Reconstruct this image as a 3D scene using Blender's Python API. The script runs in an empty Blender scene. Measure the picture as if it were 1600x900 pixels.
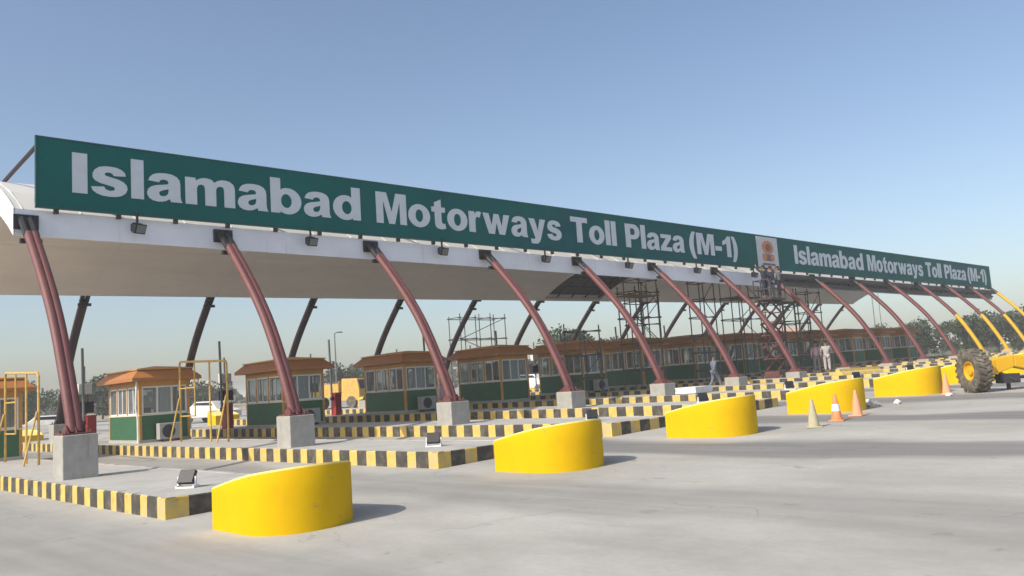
import bpy, bmesh, math, random
from math import sin, cos, pi, radians, sqrt, atan2
from mathutils import Vector, Matrix, noise as mnoise
random.seed(7)
S = bpy.context.scene
COL = S.collection
# ------------------------------------------------------------------ camera
FPX, YAW, PITCH, ROLL = 1311.36, 0.76343, 0.11253, -0.06756
CAM = Vector((-5.96047, -20.78693, 1.7602))
def cam_axes():
    f = Vector((sin(YAW)*cos(PITCH), cos(YAW)*cos(PITCH), sin(PITCH)))
    r = Vector((cos(YAW), -sin(YAW), 0)); u = r.cross(f)
    return r*cos(ROLL)+u*sin(ROLL), -r*sin(ROLL)+u*cos(ROLL), f
cd = bpy.data.cameras.new('camera'); co = bpy.data.objects.new('camera', cd); COL.objects.link(co)
cd.sensor_width = 36; cd.lens = 36*FPX/1600; cd.clip_start = .1; cd.clip_end = 6000
r_, u_, f_ = cam_axes()
co.matrix_world = Matrix(((r_.x, u_.x, -f_.x, CAM.x), (r_.y, u_.y, -f_.y, CAM.y), (r_.z, u_.z, -f_.z, CAM.z), (0, 0, 0, 1)))
S.camera = co
# ------------------------------------------------------------------ sky, sun, exposure
SUN_EL, SUN_AZ = radians(41), atan2(-.98, .05)        # azimuth measured from +Y towards +X
W = bpy.data.worlds.new('World'); S.world = W; W.use_nodes = True
wn = W.node_tree.nodes; bg = wn['Background']
sky = wn.new('ShaderNodeTexSky'); sky.sky_type = 'NISHITA'; sky.sun_disc = False
sky.sun_elevation = SUN_EL; sky.sun_rotation = SUN_AZ; sky.air_density = 1.0; sky.dust_density = 3.0; sky.ozone_density = 0.7; sky.altitude = 300
W.node_tree.links.new(sky.outputs[0], bg.inputs[0]); bg.inputs[1].default_value = .15
sl = bpy.data.lights.new('sun', 'SUN'); so = bpy.data.objects.new('sun', sl); COL.objects.link(so)
sl.energy = 3.9; sl.angle = radians(.6); sl.color = (1, .94, .84)
sd = Vector((sin(SUN_AZ)*cos(SUN_EL), cos(SUN_AZ)*cos(SUN_EL), sin(SUN_EL)))
so.rotation_euler = sd.to_track_quat('Z', 'Y').to_euler(); so.location = (-30, -10, 40)
S.view_settings.view_transform = 'Standard'; S.view_settings.look = 'None'
S.view_settings.exposure = 0.18; S.view_settings.gamma = 1; S.view_settings.use_curve_mapping = False
S.render.filter_size = 1.7
S.cycles.volume_bounces = 2

# ------------------------------------------------------------------ materials
def mat(name, col, rough=.7, var=.12, scale=3.0, metal=0.0, bump=0.0, dirt=None, dirt_scale=.6, dirt_amt=.5, spec=.4, stretch=(1, 1, 1)):
    m = bpy.data.materials.new(name); m.use_nodes = True; nt = m.node_tree; N = nt.nodes; L = nt.links
    b = N['Principled BSDF']; b.inputs['Roughness'].default_value = rough; b.inputs['Metallic'].default_value = metal
    b.inputs['Specular IOR Level'].default_value = spec
    tc = N.new('ShaderNodeTexCoord'); mp = N.new('ShaderNodeMapping'); mp.inputs['Scale'].default_value = stretch
    L.new(tc.outputs['Object'], mp.inputs[0])
    nz = N.new('ShaderNodeTexNoise'); nz.inputs['Scale'].default_value = scale; nz.inputs['Detail'].default_value = 6; nz.inputs['Roughness'].default_value = .65
    L.new(mp.outputs[0], nz.inputs['Vector'])
    rp = N.new('ShaderNodeMapRange'); rp.inputs[1].default_value = .3; rp.inputs[2].default_value = .7
    rp.inputs[3].default_value = 1-var; rp.inputs[4].default_value = 1+var
    L.new(nz.outputs[0], rp.inputs[0])
    mx = N.new('ShaderNodeVectorMath'); mx.operation = 'SCALE'; mx.inputs[0].default_value = col
    L.new(rp.outputs[0], mx.inputs['Scale']); out = mx.outputs[0]
    if dirt:
        n2 = N.new('ShaderNodeTexNoise'); n2.inputs['Scale'].default_value = dirt_scale; n2.inputs['Detail'].default_value = 8; n2.inputs['Roughness'].default_value = .7
        L.new(mp.outputs[0], n2.inputs['Vector'])
        r2 = N.new('ShaderNodeMapRange'); r2.inputs[1].default_value = .48; r2.inputs[2].default_value = .68; r2.inputs[3].default_value = 0; r2.inputs[4].default_value = dirt_amt
        L.new(n2.outputs[0], r2.inputs[0])
        mm = N.new('ShaderNodeMix'); mm.data_type = 'RGBA'
        L.new(r2.outputs[0], mm.inputs[0]); L.new(out, mm.inputs[6]); mm.inputs[7].default_value = (*dirt, 1); out = mm.outputs[2]
    L.new(out, b.inputs['Base Color'])
    if bump:
        bp = N.new('ShaderNodeBump'); bp.inputs['Strength'].default_value = bump; bp.inputs['Distance'].default_value = .02
        n3 = N.new('ShaderNodeTexNoise'); n3.inputs['Scale'].default_value = scale*6; n3.inputs['Detail'].default_value = 4
        L.new(mp.outputs[0], n3.inputs['Vector']); L.new(n3.outputs[0], bp.inputs['Height']); L.new(bp.outputs[0], b.inputs['Normal'])
    return m
M = {}
M['concrete'] = mat('island_concrete', (.42, .405, .37), .9, .12, 2.5, bump=.3, dirt=(.30, .28, .25), dirt_amt=.6)
M['plinth'] = mat('plinth_concrete', (.37, .36, .325), .9, .10, 4, bump=.3, dirt=(.27, .26, .23), dirt_scale=1.5, dirt_amt=.7)
M['ky'] = mat('kerb_yellow_paint', (.60, .42, .10), .7, .16, 5, dirt=(.42, .36, .25), dirt_scale=3.0, dirt_amt=.8)
M['kb'] = mat('kerb_black_paint', (.055, .050, .042), .7, .3, 5, dirt=(.20, .17, .12), dirt_scale=3.0, dirt_amt=.7)
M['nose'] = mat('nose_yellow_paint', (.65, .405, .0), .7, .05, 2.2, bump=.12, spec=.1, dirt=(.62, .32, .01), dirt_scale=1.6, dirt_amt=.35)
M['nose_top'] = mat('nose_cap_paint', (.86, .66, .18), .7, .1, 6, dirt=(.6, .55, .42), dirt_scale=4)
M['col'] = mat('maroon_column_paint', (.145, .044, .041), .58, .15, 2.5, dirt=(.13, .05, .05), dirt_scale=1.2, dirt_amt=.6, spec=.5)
M['colfar'] = mat('shaded_maroon_column_paint', (.035, .018, .022), .5, .15, 2.5)  # same maroon, with the back row's shade darkened into the base colour
M['coly'] = mat('yellow_column_paint', (.66, .38, .01), .5, .08, 3)
M['black'] = mat('black_metal', (.012, .012, .014), .5, .2, 6)
M['steel'] = mat('dark_steel', (.035, .035, .042), .55, .2, 4)
M['scaf'] = mat('scaffold_tube', (.10, .095, .092), .6, .3, 5, metal=.3)
M['pole'] = mat('grey_pole', (.16, .17, .18), .5, .1, 5, metal=.2)
M['fascia'] = mat('white_fascia', (.78, .79, .85), .55, .05, .7, dirt=(.64, .65, .69), dirt_scale=.5, dirt_amt=.5)
M['roof'] = mat('white_roof_sheet', (.60, .585, .55), .6, .06, .5)
M['ceil'] = mat('beige_ceiling', (.69, .655, .615), .85, .07, .5, dirt=(.60, .57, .53), dirt_scale=.3, dirt_amt=.6, stretch=(.5, 1.5, 1))
M['sign'] = mat('green_sign_sheet', (.001, .110, .104), .75, .10, .45, spec=.05, dirt=(.001, .078, .112), dirt_scale=.16, dirt_amt=.8)
M['letter'] = mat('pale_letter_sheet', (.57, .62, .67), .5, .05, 3)
M['white'] = mat('white_paint', (.78, .77, .74), .6, .06, 4)
M['offw'] = mat('dusty_white', (.62, .61, .57), .7, .1, 4)
M['orange'] = mat('booth_ochre_paint', (.56, .28, .06), .6, .1, 2.5, dirt=(.5, .25, .06), dirt_scale=1.5)
M['brown'] = mat('booth_fascia_paint', (.40, .165, .05), .6, .1, 2.5, dirt=(.34, .13, .05), dirt_scale=1.5)
M['green'] = mat('booth_green_panel', (.032, .125, .055), .55, .12, 3, dirt=(.03, .12, .06), dirt_scale=2)
M['cream'] = mat('cream_trim', (.74, .68, .52), .6, .07, 3)
M['red'] = mat('red_cabinet_paint', (.33, .025, .03), .45, .1, 4)
M['frame'] = mat('yellow_frame_paint', (.58, .36, .08), .55, .2, 5, dirt=(.35, .24, .10), dirt_scale=4, dirt_amt=.7)
M['rubber'] = mat('tyre_rubber', (.10, .09, .072), .9, .25, 8, dirt=(.26, .23, .17), dirt_scale=4, dirt_amt=.9)
M['gyel'] = mat('machine_yellow', (.66, .38, .01), .45, .06, 3, dirt=(.6, .38, .06), dirt_scale=2, dirt_amt=.4)
M['coneo'] = mat('cone_orange', (.80, .24, .09), .6, .1, 8, dirt=(.75, .5, .38), dirt_scale=6, dirt_amt=.5)
M['conef'] = mat('cone_faded_pink', (.72, .33, .18), .7, .1, 8)
M['coneg'] = mat('cone_dusty_grey', (.42, .38, .25), .8, .1, 8)
M['skin'] = mat('skin', (.27, .15, .09), .6, .05, 20)
M['hair'] = mat('hair', (.015, .012, .01), .7, .1, 20)
M['cl_blue'] = mat('blue_grey_cloth', (.15, .17, .23), .9, .1, 12)
M['cl_white'] = mat('white_cloth', (.42, .38, .37), .9, .08, 12)
M['cl_dark'] = mat('dark_cloth', (.03, .032, .05), .9, .1, 12)
M['cl_grey'] = mat('grey_cloth', (.18, .18, .20), .9, .1, 12)
M['cl_pink'] = mat('pale_pink_cloth', (.42, .30, .30), .9, .1, 12)
M['helm'] = mat('helmet_yellow', (.7, .5, .08), .5, .05, 10)
M['bark'] = mat('bark', (.10, .075, .05), .9, .2, 6)
M['leaf'] = mat('leaf_dusty_green', (.055, .075, .032), .8, .35, .35)
M['leafd'] = mat('leaf_dark_green', (.035, .058, .025), .8, .35, .35)
M['leafg'] = mat('leaf_grey_green', (.07, .08, .05), .8, .3, .35)
M['brick'] = mat('cream_wall', (.45, .40, .33), .85, .08, 1)
M['pinkroof'] = mat('pink_tile', (.42, .27, .22), .8, .1, 1)
M['emb_o'] = mat('emblem_orange', (.55, .22, .06), .6, .2, 4)
M['emb_p'] = mat('emblem_plum', (.20, .09, .13), .6, .2, 4)
M['emb_b'] = mat('emblem_board', (.55, .56, .60), .6, .05, 4)
M['screen'] = mat('dark_screen', (.012, .012, .03), .25, .1, 6)
M['rust'] = mat('red_lift_paint', (.12, .04, .035), .6, .3, 5)
M['acgrey'] = mat('dusty_grey_casing', (.36, .36, .34), .7, .1, 4)
M['wood'] = mat('scaffold_plank', (.20, .14, .08), .85, .2, 4)

def scuff(m, col, scale, stretch, lo, hi, amt):
    nt = m.node_tree; N = nt.nodes; L = nt.links; b = N['Principled BSDF']; src = b.inputs['Base Color'].links[0].from_socket
    tc = N.new('ShaderNodeTexCoord'); mp = N.new('ShaderNodeMapping'); mp.inputs['Scale'].default_value = stretch; L.new(tc.outputs['Object'], mp.inputs[0])
    oi = N.new('ShaderNodeObjectInfo'); ad = N.new('ShaderNodeVectorMath'); ad.operation = 'ADD'
    L.new(mp.outputs[0], ad.inputs[0]); sc_ = N.new('ShaderNodeMath'); sc_.operation = 'MULTIPLY'; sc_.inputs[1].default_value = 40; L.new(oi.outputs['Random'], sc_.inputs[0]); L.new(sc_.outputs[0], ad.inputs[1])
    nz = N.new('ShaderNodeTexNoise'); nz.inputs['Scale'].default_value = scale; nz.inputs['Detail'].default_value = 7; nz.inputs['Roughness'].default_value = .68; L.new(ad.outputs[0], nz.inputs['Vector'])
    r = N.new('ShaderNodeMapRange'); L.new(nz.outputs[0], r.inputs[0]); r.inputs[1].default_value = lo; r.inputs[2].default_value = hi; r.inputs[3].default_value = 0; r.inputs[4].default_value = amt
    mm = N.new('ShaderNodeMix'); mm.data_type = 'RGBA'; L.new(r.outputs[0], mm.inputs[0]); L.new(src, mm.inputs[6]); mm.inputs[7].default_value = (*col, 1); L.new(mm.outputs[2], b.inputs['Base Color'])
scuff(M['nose'], (.30, .22, .10), 3.0, (1, 1, 2.5), .63, .70, .55)
scuff(M['nose'], (.42, .38, .30), 9.0, (1, 1, 1), .70, .73, .7)
scuff(M['plinth'], (.16, .15, .13), 3.0, (3.0, 3.0, .35), .55, .72, .55)
scuff(M['col'], (.10, .035, .03), 4.0, (2, 1, 1), .56, .68, .7)
scuff(M['col'], (.30, .12, .10), 7.0, (1, 1, 1), .64, .70, .5)
scuff(M['green'], (.10, .13, .09), 3.0, (1, 1, .4), .56, .72, .5)
scuff(M['ky'], (.14, .12, .09), 5.0, (1, 1, 1), .60, .70, .6)
scuff(M['fascia'], (.42, .41, .40), 2.0, (2.5, 1, .25), .58, .75, .4)
def glass_mat():
    m = bpy.data.materials.new('window_glass'); m.use_nodes = True; nt = m.node_tree; N = nt.nodes; L = nt.links
    b = N['Principled BSDF']; b.inputs['Base Color'].default_value = (.55, .58, .60, 1); b.inputs['Roughness'].default_value = .12
    t = N.new('ShaderNodeBsdfTransparent'); t.inputs[0].default_value = (.80, .83, .82, 1)
    x = N.new('ShaderNodeMixShader'); x.inputs[0].default_value = .14
    L.new(t.outputs[0], x.inputs[1]); L.new(b.outputs[0], x.inputs[2]); L.new(x.outputs[0], N['Material Output'].inputs[0])
    return m
M['glass'] = glass_mat()

def road_mat():
    m = bpy.data.materials.new('plaza_concrete'); m.use_nodes = True; nt = m.node_tree; N = nt.nodes; L = nt.links
    b = N['Principled BSDF']; b.inputs['Roughness'].default_value = .85; b.inputs['Specular IOR Level'].default_value = .3
    tc = N.new('ShaderNodeTexCoord'); sx = N.new('ShaderNodeSeparateXYZ'); L.new(tc.outputs['Object'], sx.inputs[0])
    def mth(op, a=None, b_=None, c=None):
        n = N.new('ShaderNodeMath'); n.operation = op
        for k, v in enumerate((a, b_, c)):
            if v is None: continue
            if isinstance(v, (int, float)): n.inputs[k].default_value = v
            else: L.new(v, n.inputs[k])
        return n.outputs[0]
    def noise(scale, stretch, detail=6, rough=.65):
        mp = N.new('ShaderNodeMapping'); mp.inputs['Scale'].default_value = stretch; L.new(tc.outputs['Object'], mp.inputs[0])
        n = N.new('ShaderNodeTexNoise'); n.inputs['Scale'].default_value = scale; n.inputs['Detail'].default_value = detail; n.inputs['Roughness'].default_value = rough
        L.new(mp.outputs[0], n.inputs['Vector']); return n.outputs[0]
    def rng(v, a, b_, c, d, smooth=False):
        n = N.new('ShaderNodeMapRange'); n.interpolation_type = 'SMOOTHSTEP' if smooth else 'LINEAR'
        L.new(v, n.inputs[0])
        for k, q in enumerate((a, b_, c, d)): n.inputs[k+1].default_value = q
        return n.outputs[0]
    # tyre-darkened lanes along Y, one every 5.5 m, edges wandering
    wob = rng(noise(.16, (1, .6, 1), 3), .3, .7, -.7, .7)
    xw = mth('ADD', sx.outputs[0], wob)
    ph = mth('FRACT', mth('DIVIDE', mth('ADD', xw, 55.0-3.15+2.75), 5.5))
    dist = mth('MULTIPLY', mth('ABSOLUTE', mth('SUBTRACT', ph, .5)), 5.5)
    band = rng(dist, .65, 1.45, 1, 0, True)
    streak = rng(noise(1.0, (2.6, .10, 1), 5),   .30, .60, .6, 1.0)
    band = mth('MULTIPLY', mth('MULTIPLY', band, streak), rng(sx.outputs[0], 4.5, 7.5, .5, 1.0))
    base = N.new('ShaderNodeMix'); base.data_type = 'RGBA'
    L.new(rng(noise(.45, (1, .55, 1), 8, .7), .34, .68, 0, 1), base.inputs[0]); base.inputs[6].default_value = (.455, .44, .40, 1); base.inputs[7].default_value = (.31, .298, .265, 1)
    m2 = N.new('ShaderNodeMix'); m2.data_type = 'RGBA'
    L.new(mth('MULTIPLY', band, .92), m2.inputs[0]); L.new(base.outputs[2], m2.inputs[6]); m2.inputs[7].default_value = (.15, .147, .143, 1)
    # long pale dust streaks and dark stains
    m3 = N.new('ShaderNodeMix'); m3.data_type = 'RGBA'
    L.new(rng(noise(.8, (1.6, .22, 1), 7, .7), .58, .75, 0, .55), m3.inputs[0]); L.new(m2.outputs[2], m3.inputs[6]); m3.inputs[7].default_value = (.27, .26, .245, 1)
    m4 = N.new('ShaderNodeMix'); m4.data_type = 'RGBA'
    L.new(rng(noise(14, (1, 1, 1), 3), .35, .7, 0, .22), m4.inputs[0]); L.new(m3.outputs[2], m4.inputs[6]); m4.inputs[7].default_value = (.26, .25, .23, 1)
    # slab joints every 4.6 m across the lanes
    jy = mth('MULTIPLY', mth('ABSOLUTE', mth('SUBTRACT', mth('FRACT', mth('DIVIDE', mth('ADD', sx.outputs[1], 101.3), 4.6)), .5)), 4.6)
    m5 = N.new('ShaderNodeMix'); m5.data_type = 'RGBA'
    L.new(rng(jy, .008, .022, .05, 0), m5.inputs[0]); L.new(m4.outputs[2], m5.inputs[6]); m5.inputs[7].default_value = (.16, .155, .15, 1)
    # fine cracks and drip spots
    vo = N.new('ShaderNodeTexVoronoi'); vo.feature = 'DISTANCE_TO_EDGE'; vo.inputs['Scale'].default_value = .22
    wv = N.new('ShaderNodeTexNoise'); wv.inputs['Scale'].default_value = 1.3; wv.inputs['Detail'].default_value = 5; L.new(tc.outputs['Object'], wv.inputs['Vector'])
    va = N.new('ShaderNodeVectorMath'); va.operation = 'MULTIPLY_ADD'; L.new(wv.outputs['Color'], va.inputs[0]); va.inputs[1].default_value = (1.6, 1.6, 0); L.new(tc.outputs['Object'], va.inputs[2])
    L.new(va.outputs[0], vo.inputs['Vector'])
    m6 = N.new('ShaderNodeMix'); m6.data_type = 'RGBA'
    L.new(mth('MULTIPLY', rng(vo.outputs[0], .0015, .006, .28, 0), rng(noise(.3, (1, 1, 1), 2), .48, .56, 0, 1)), m6.inputs[0]); L.new(m5.outputs[2], m6.inputs[6]); m6.inputs[7].default_value = (.12, .115, .11, 1)
    m7 = N.new('ShaderNodeMix'); m7.data_type = 'RGBA'
    L.new(rng(noise(2.6, (1, .8, 1), 4, .55), .66, .74, 0, .5), m7.inputs[0]); L.new(m6.outputs[2], m7.inputs[6]); m7.inputs[7].default_value = (.17, .16, .15, 1)
    L.new(m7.outputs[2], b.inputs['Base Color'])
    bp = N.new('ShaderNodeBump'); bp.inputs['Strength'].default_value = .25; bp.inputs['Distance'].default_value = .01
    L.new(noise(22, (1, 1, 1), 5), bp.inputs['Height']); L.new(bp.outputs[0], b.inputs['Normal'])
    return m
M['road'] = road_mat()
M['earth'] = mat('dry_earth', (.33, .28, .20), .95, .2, .15, dirt=(.16, .16, .08), dirt_scale=.06, dirt_amt=.8)

# ------------------------------------------------------------------ mesh helper
class MB:
    def __init__(s): s.v = []; s.f = []; s.m = []
    def face(s, pts, mi=0):
        k = len(s.v); s.v += [tuple(p) for p in pts]; s.f.append(tuple(range(k, k+len(pts)))); s.m.append(mi)
    def mesh(s, V, F, mi=0):
        k = len(s.v); s.v += [tuple(p) for p in V]
        for f in F: s.f.append(tuple(i+k for i in f)); s.m.append(mi)
    def box(s, x0, x1, y0, y1, z0, z1, mi=0, rot=None):
        V = [(x, y, z) for z in (z0, z1) for x, y in ((x0, y0), (x1, y0), (x1, y1), (x0, y1))]
        if rot:
            V = [rot @ Vector(p) for p in V]
        s.mesh(V, [(3, 2, 1, 0), (4, 5, 6, 7), (0, 1, 5, 4), (1, 2, 6, 5), (2, 3, 7, 6), (3, 0, 4, 7)], mi)
    def prism(s, poly, z0, z1, mi=0):
        n = len(poly); z0f = z0 if callable(z0) else (lambda p: z0); z1f = z1 if callable(z1) else (lambda p: z1)
        V = [(p[0], p[1], z0f(p)) for p in poly]+[(p[0], p[1], z1f(p)) for p in poly]
        F = [tuple(range(n-1, -1, -1)), tuple(range(n, 2*n))]+[(i, (i+1) % n, n+(i+1) % n, n+i) for i in range(n)]
        s.mesh(V, F, mi)
    def tube(s, pts, r, n=8, mi=0, cap=True):
        pts = [Vector(p) for p in pts]; rr = r if isinstance(r, (list, tuple)) else [r]*len(pts)
        up = None; V = []; F = []
        for i, p in enumerate(pts):
            t = (pts[min(i+1, len(pts)-1)]-pts[max(i-1, 0)]).normalized()
            if up is None:
                a = Vector((1, 0, 0)) if abs(t.x) < .9 else Vector((0, 1, 0)); up = (a-t*a.dot(t)).normalized()
            else: up = (up-t*up.dot(t)).normalized()
            b = t.cross(up)
            V += [p+(up*cos(2*pi*k/n)+b*sin(2*pi*k/n))*rr[i] for k in range(n)]
        for i in range(len(pts)-1):
            for k in range(n): F.append((i*n+k, i*n+(k+1) % n, (i+1)*n+(k+1) % n, (i+1)*n+k))
        if cap: F += [tuple(range(n-1, -1, -1)), tuple(range((len(pts)-1)*n, len(pts)*n))]
        s.mesh(V, F, mi)
    def lathe(s, prof, n=16, mi=0, c=(0, 0, 0), axis='Z'):
        V = []; F = []
        for r, z in prof:
            for k in range(n):
                a = 2*pi*k/n; x, y = r*cos(a), r*sin(a)
                V.append((c[0]+x, c[1]+y, c[2]+z) if axis == 'Z' else (c[0]+x, c[1]+z, c[2]+y))
        for i in range(len(prof)-1):
            for k in range(n): F.append((i*n+k, i*n+(k+1) % n, (i+1)*n+(k+1) % n, (i+1)*n+k))
        F += [tuple(range(n-1, -1, -1)), tuple(range((len(prof)-1)*n, len(prof)*n))]
        s.mesh(V, F, mi)
    def build(s, name, mats, parent=None, smooth=False, bevel=0):
        me = bpy.data.meshes.new(name); me.from_pydata(s.v, [], s.f)
        mats = mats if isinstance(mats, (list, tuple)) else [mats]
        for m in mats: me.materials.append(M[m] if isinstance(m, str) else m)
        me.polygons.foreach_set('material_index', s.m)
        bm = bmesh.new(); bm.from_mesh(me); bmesh.ops.recalc_face_normals(bm, faces=bm.faces); bm.to_mesh(me); bm.free()
        if smooth:
            me.polygons.foreach_set('use_smooth', [True]*len(me.polygons))
            try: me.set_sharp_from_angle(angle=radians(40))
            except Exception: pass
        o = bpy.data.objects.new(name, me); COL.objects.link(o)
        if parent: o.parent = parent
        if bevel:
            b = o.modifiers.new('bevel', 'BEVEL'); b.width = bevel; b.segments = 2; b.limit_method = 'ANGLE'
        return o
def tag(o, label=None, cat=None, group=None, kind=None):
    if label: o['label'] = label
    if cat: o['category'] = cat
    if group: o['group'] = group
    if kind: o['kind'] = kind
    return o
def empty(name, loc=(0, 0, 0), rz=0, label=None, cat=None, group=None):
    o = bpy.data.objects.new(name, None); COL.objects.link(o); o.location = loc; o.rotation_euler = (0, 0, rz); o.empty_display_size = .2
    return tag(o, label, cat, group)
def copy_tree(o, parent=None):
    c = o.copy(); COL.objects.link(c)
    if parent: c.parent = parent
    for ch in list(o.children): copy_tree(ch, c)
    return c
ORD = ['nearest', 'second', 'third', 'fourth', 'fifth', 'sixth', 'seventh', 'eighth', 'ninth', 'tenth', 'eleventh', 'twelfth', 'thirteenth', 'fourteenth', 'farthest']
SP = 5.5
GA, GB = 0.027978, -0.00014463
def gz(X):
    a = max(-12.0, min(90.0, X)); z = GA*a+GB*a*a
    return z

# ------------------------------------------------------------------ ground, road
def xs_list(lo, hi): 
    L_ = [lo]+[x for x in [-200, -100, -60, -40, -25] if x > lo]+[-12+2*i for i in range(52)]+[x for x in [110, 140, 180, 260] if x < hi]+[hi]
    return sorted(set(x for x in L_ if lo <= x <= hi))
def sheet(name, lo, hi, y0, y1, dz, m):
    b = MB(); X = xs_list(lo, hi); Y = [y0, y1]
    for i in range(len(X)-1):
        b.face([(X[i], y0, gz(X[i])+dz), (X[i+1], y0, gz(X[i+1])+dz), (X[i+1], y1, gz(X[i+1])+dz), (X[i], y1, gz(X[i])+dz)])
    o = b.build(name, m); me = o.data
    bm = bmesh.new(); bm.from_mesh(me); bmesh.ops.remove_doubles(bm, verts=bm.verts, dist=1e-4)
    bmesh.ops.recalc_face_normals(bm, faces=bm.faces)
    if bm.faces[0].normal.z < 0: bmesh.ops.reverse_faces(bm, faces=bm.faces)
    bm.to_mesh(me); bm.free()
    return tag(o, kind='structure')
sheet('ground', -900, 1500, -300, 2500, -.012, 'earth')
sheet('road', -60, 150, -90, 75, 0, 'road')

# ------------------------------------------------------------------ traffic islands
IX0, IX1, IY0, IY1, IH = -.72, 1.95, -7.05, 27.6, .30
def island(i):
    x = i*SP; z = gz(x+.6)
    wd = ORD[i]
    t = empty('traffic_island', (x, 0, z), 0, f'{wd} raised concrete traffic island with yellow and black striped kerb, counted from the near end', 'traffic island', 'traffic islands between the toll lanes')
    s = MB(); kw = .16
    s.box(IX0+kw, IX1-kw, IY0+kw, IY1-kw, -.4, IH-.012); s.build('slab', 'concrete', t)
    k = MB(); rnd = random.Random(i*31+5)
    def run(p0, p1, nx, ny, pitch, first):
        L_ = sqrt((p1[0]-p0[0])**2+(p1[1]-p0[1])**2); d = ((p1[0]-p0[0])/L_, (p1[1]-p0[1])/L_); a = 0; c = first
        while a < L_-1e-4:
            w = pitch*(.5+rnd.uniform(-.05, .05))*(.92 if c == 0 else 1.08); e = min(L_, a+w)
            if L_-e < .12: e = L_
            jo = rnd.uniform(-.006, .006); IH_ = IH+rnd.uniform(-.005, .005)
            A = (p0[0]+d[0]*a+nx*jo, p0[1]+d[1]*a+ny*jo); B = (p0[0]+d[0]*e+nx*jo, p0[1]+d[1]*e+ny*jo)
            A2 = (A[0]+nx*kw, A[1]+ny*kw); B2 = (B[0]+nx*kw, B[1]+ny*kw); ch = .02
            q = lambda P, Q, f: (P[0]+(Q[0]-P[0])*f, P[1]+(Q[1]-P[1])*f)
            Ac, Bc = q(A, A2, ch/kw), q(B, B2, ch/kw)
            k.face([(*A, -.35), (*B, -.35), (*B, IH_-ch), (*A, IH_-ch)], c)
            k.face([(*A, IH_-ch), (*B, IH_-ch), (*Bc, IH_), (*Ac, IH_)], c)
            k.face([(*Ac, IH_), (*Bc, IH_), (*B2, IH_), (*A2, IH_)], 2)
            k.face([(*A2, IH_), (*B2, IH_), (*B2, IH_-.03), (*A2, IH_-.03)], 2)
            a = e; c = 1-c
    run((IX0, IY0), (IX0, IY1), 1, 0, .73, 0)
    run((IX1, IY0), (IX1, IY1), -1, 0, .73, 0)
    run((IX0, IY0), (IX1, IY0), 0, 1, .78, 0)
    run((IX0, IY1), (IX1, IY1), 0, -1, .78, 0)
    k.build('kerb', ['ky', 'kb', 'concrete'], t)
    return t
NI = 15
for i in range(NI): island(i)

# ------------------------------------------------------------------ crash noses
def nose_mesh():
    r = .77; L = 1.02; pts = []
    for k in range(9): pts.append((-r, L-k*L/9))
    n = 26
    for k in range(n+1):
        a = pi+pi*k/n; pts.append((r*cos(a), r*sin(a)))
    for k in range(1, 10): pts.append((r, k*L/9))
    hz = lambda p: .565+.30*(L-p[1])/(L+r)+.025*sin(pi*(L-p[1])/(L+r))
    m = len(pts); V = []; F = []
    inner = [(p[0]*.93, (p[1]-.1)*.95+.1) for p in pts]
    levels = [lambda p: -.3, lambda p: .25, lambda p: .5, lambda p: hz(p)-.025]
    rings = [[(p[0], p[1], f(p)) for p in pts] for f in levels]
    rings.append([(p[0]*.985, p[1]*.985, hz(p)) for p in pts]); rings.append([(q[0], q[1], hz(q)) for q in inner]); rings.append([(q[0], q[1], hz(q)-.05) for q in inner])
    for rg in rings: V += rg
    b = MB(); F = []; mi = []
    for j in range(len(rings)-1):
        for k in range(m):
            F.append((j*m+k, j*m+(k+1) % m, (j+1)*m+(k+1) % m, (j+1)*m+k)); 
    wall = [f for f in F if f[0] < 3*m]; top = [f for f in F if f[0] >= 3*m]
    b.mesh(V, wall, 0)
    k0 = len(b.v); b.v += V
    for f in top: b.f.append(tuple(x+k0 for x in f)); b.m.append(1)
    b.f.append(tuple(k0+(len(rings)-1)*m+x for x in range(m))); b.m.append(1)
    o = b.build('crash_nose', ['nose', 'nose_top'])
    bm = bmesh.new(); bm.from_mesh(o.data); bmesh.ops.remove_doubles(bm, verts=bm.verts, dist=1e-4); bmesh.ops.recalc_face_normals(bm, faces=bm.faces); bm.to_mesh(o.data); bm.free()
    o.data.polygons.foreach_set('use_smooth', [True]*len(o.data.polygons))
    o.data.set_sharp_from_angle(angle=radians(35))
    return o
NY = -9.88
n0 = nose_mesh()
dx = [.02, .03, -.22, -.22, .02]
for i in range(11):
    o = n0 if i == 0 else n0.copy()
    if i: COL.objects.link(o)
    x = i*SP+(dx[i] if i < 5 else 0); o.location = (x, NY+(0, .06, -.05, -.1, -.05)[i] if i < 5 else NY, gz(x)); o.rotation_euler = (0, 0, 0)
    tag(o, f'{ORD[i]} bright yellow rounded crash nose with sloping top, on the near side of the plaza', 'crash barrier', 'yellow crash noses in front of the islands')
for i in range(1, 9):
    o = n0.copy(); COL.objects.link(o); x = i*SP+.6; o.location = (x, 30.4, gz(x)); o.rotation_euler = (0, 0, pi)
    tag(o, f'yellow crash nose at the back end of the {ORD[i]} island, seen behind the booths', 'crash barrier', 'yellow crash noses behind the islands')

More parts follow.
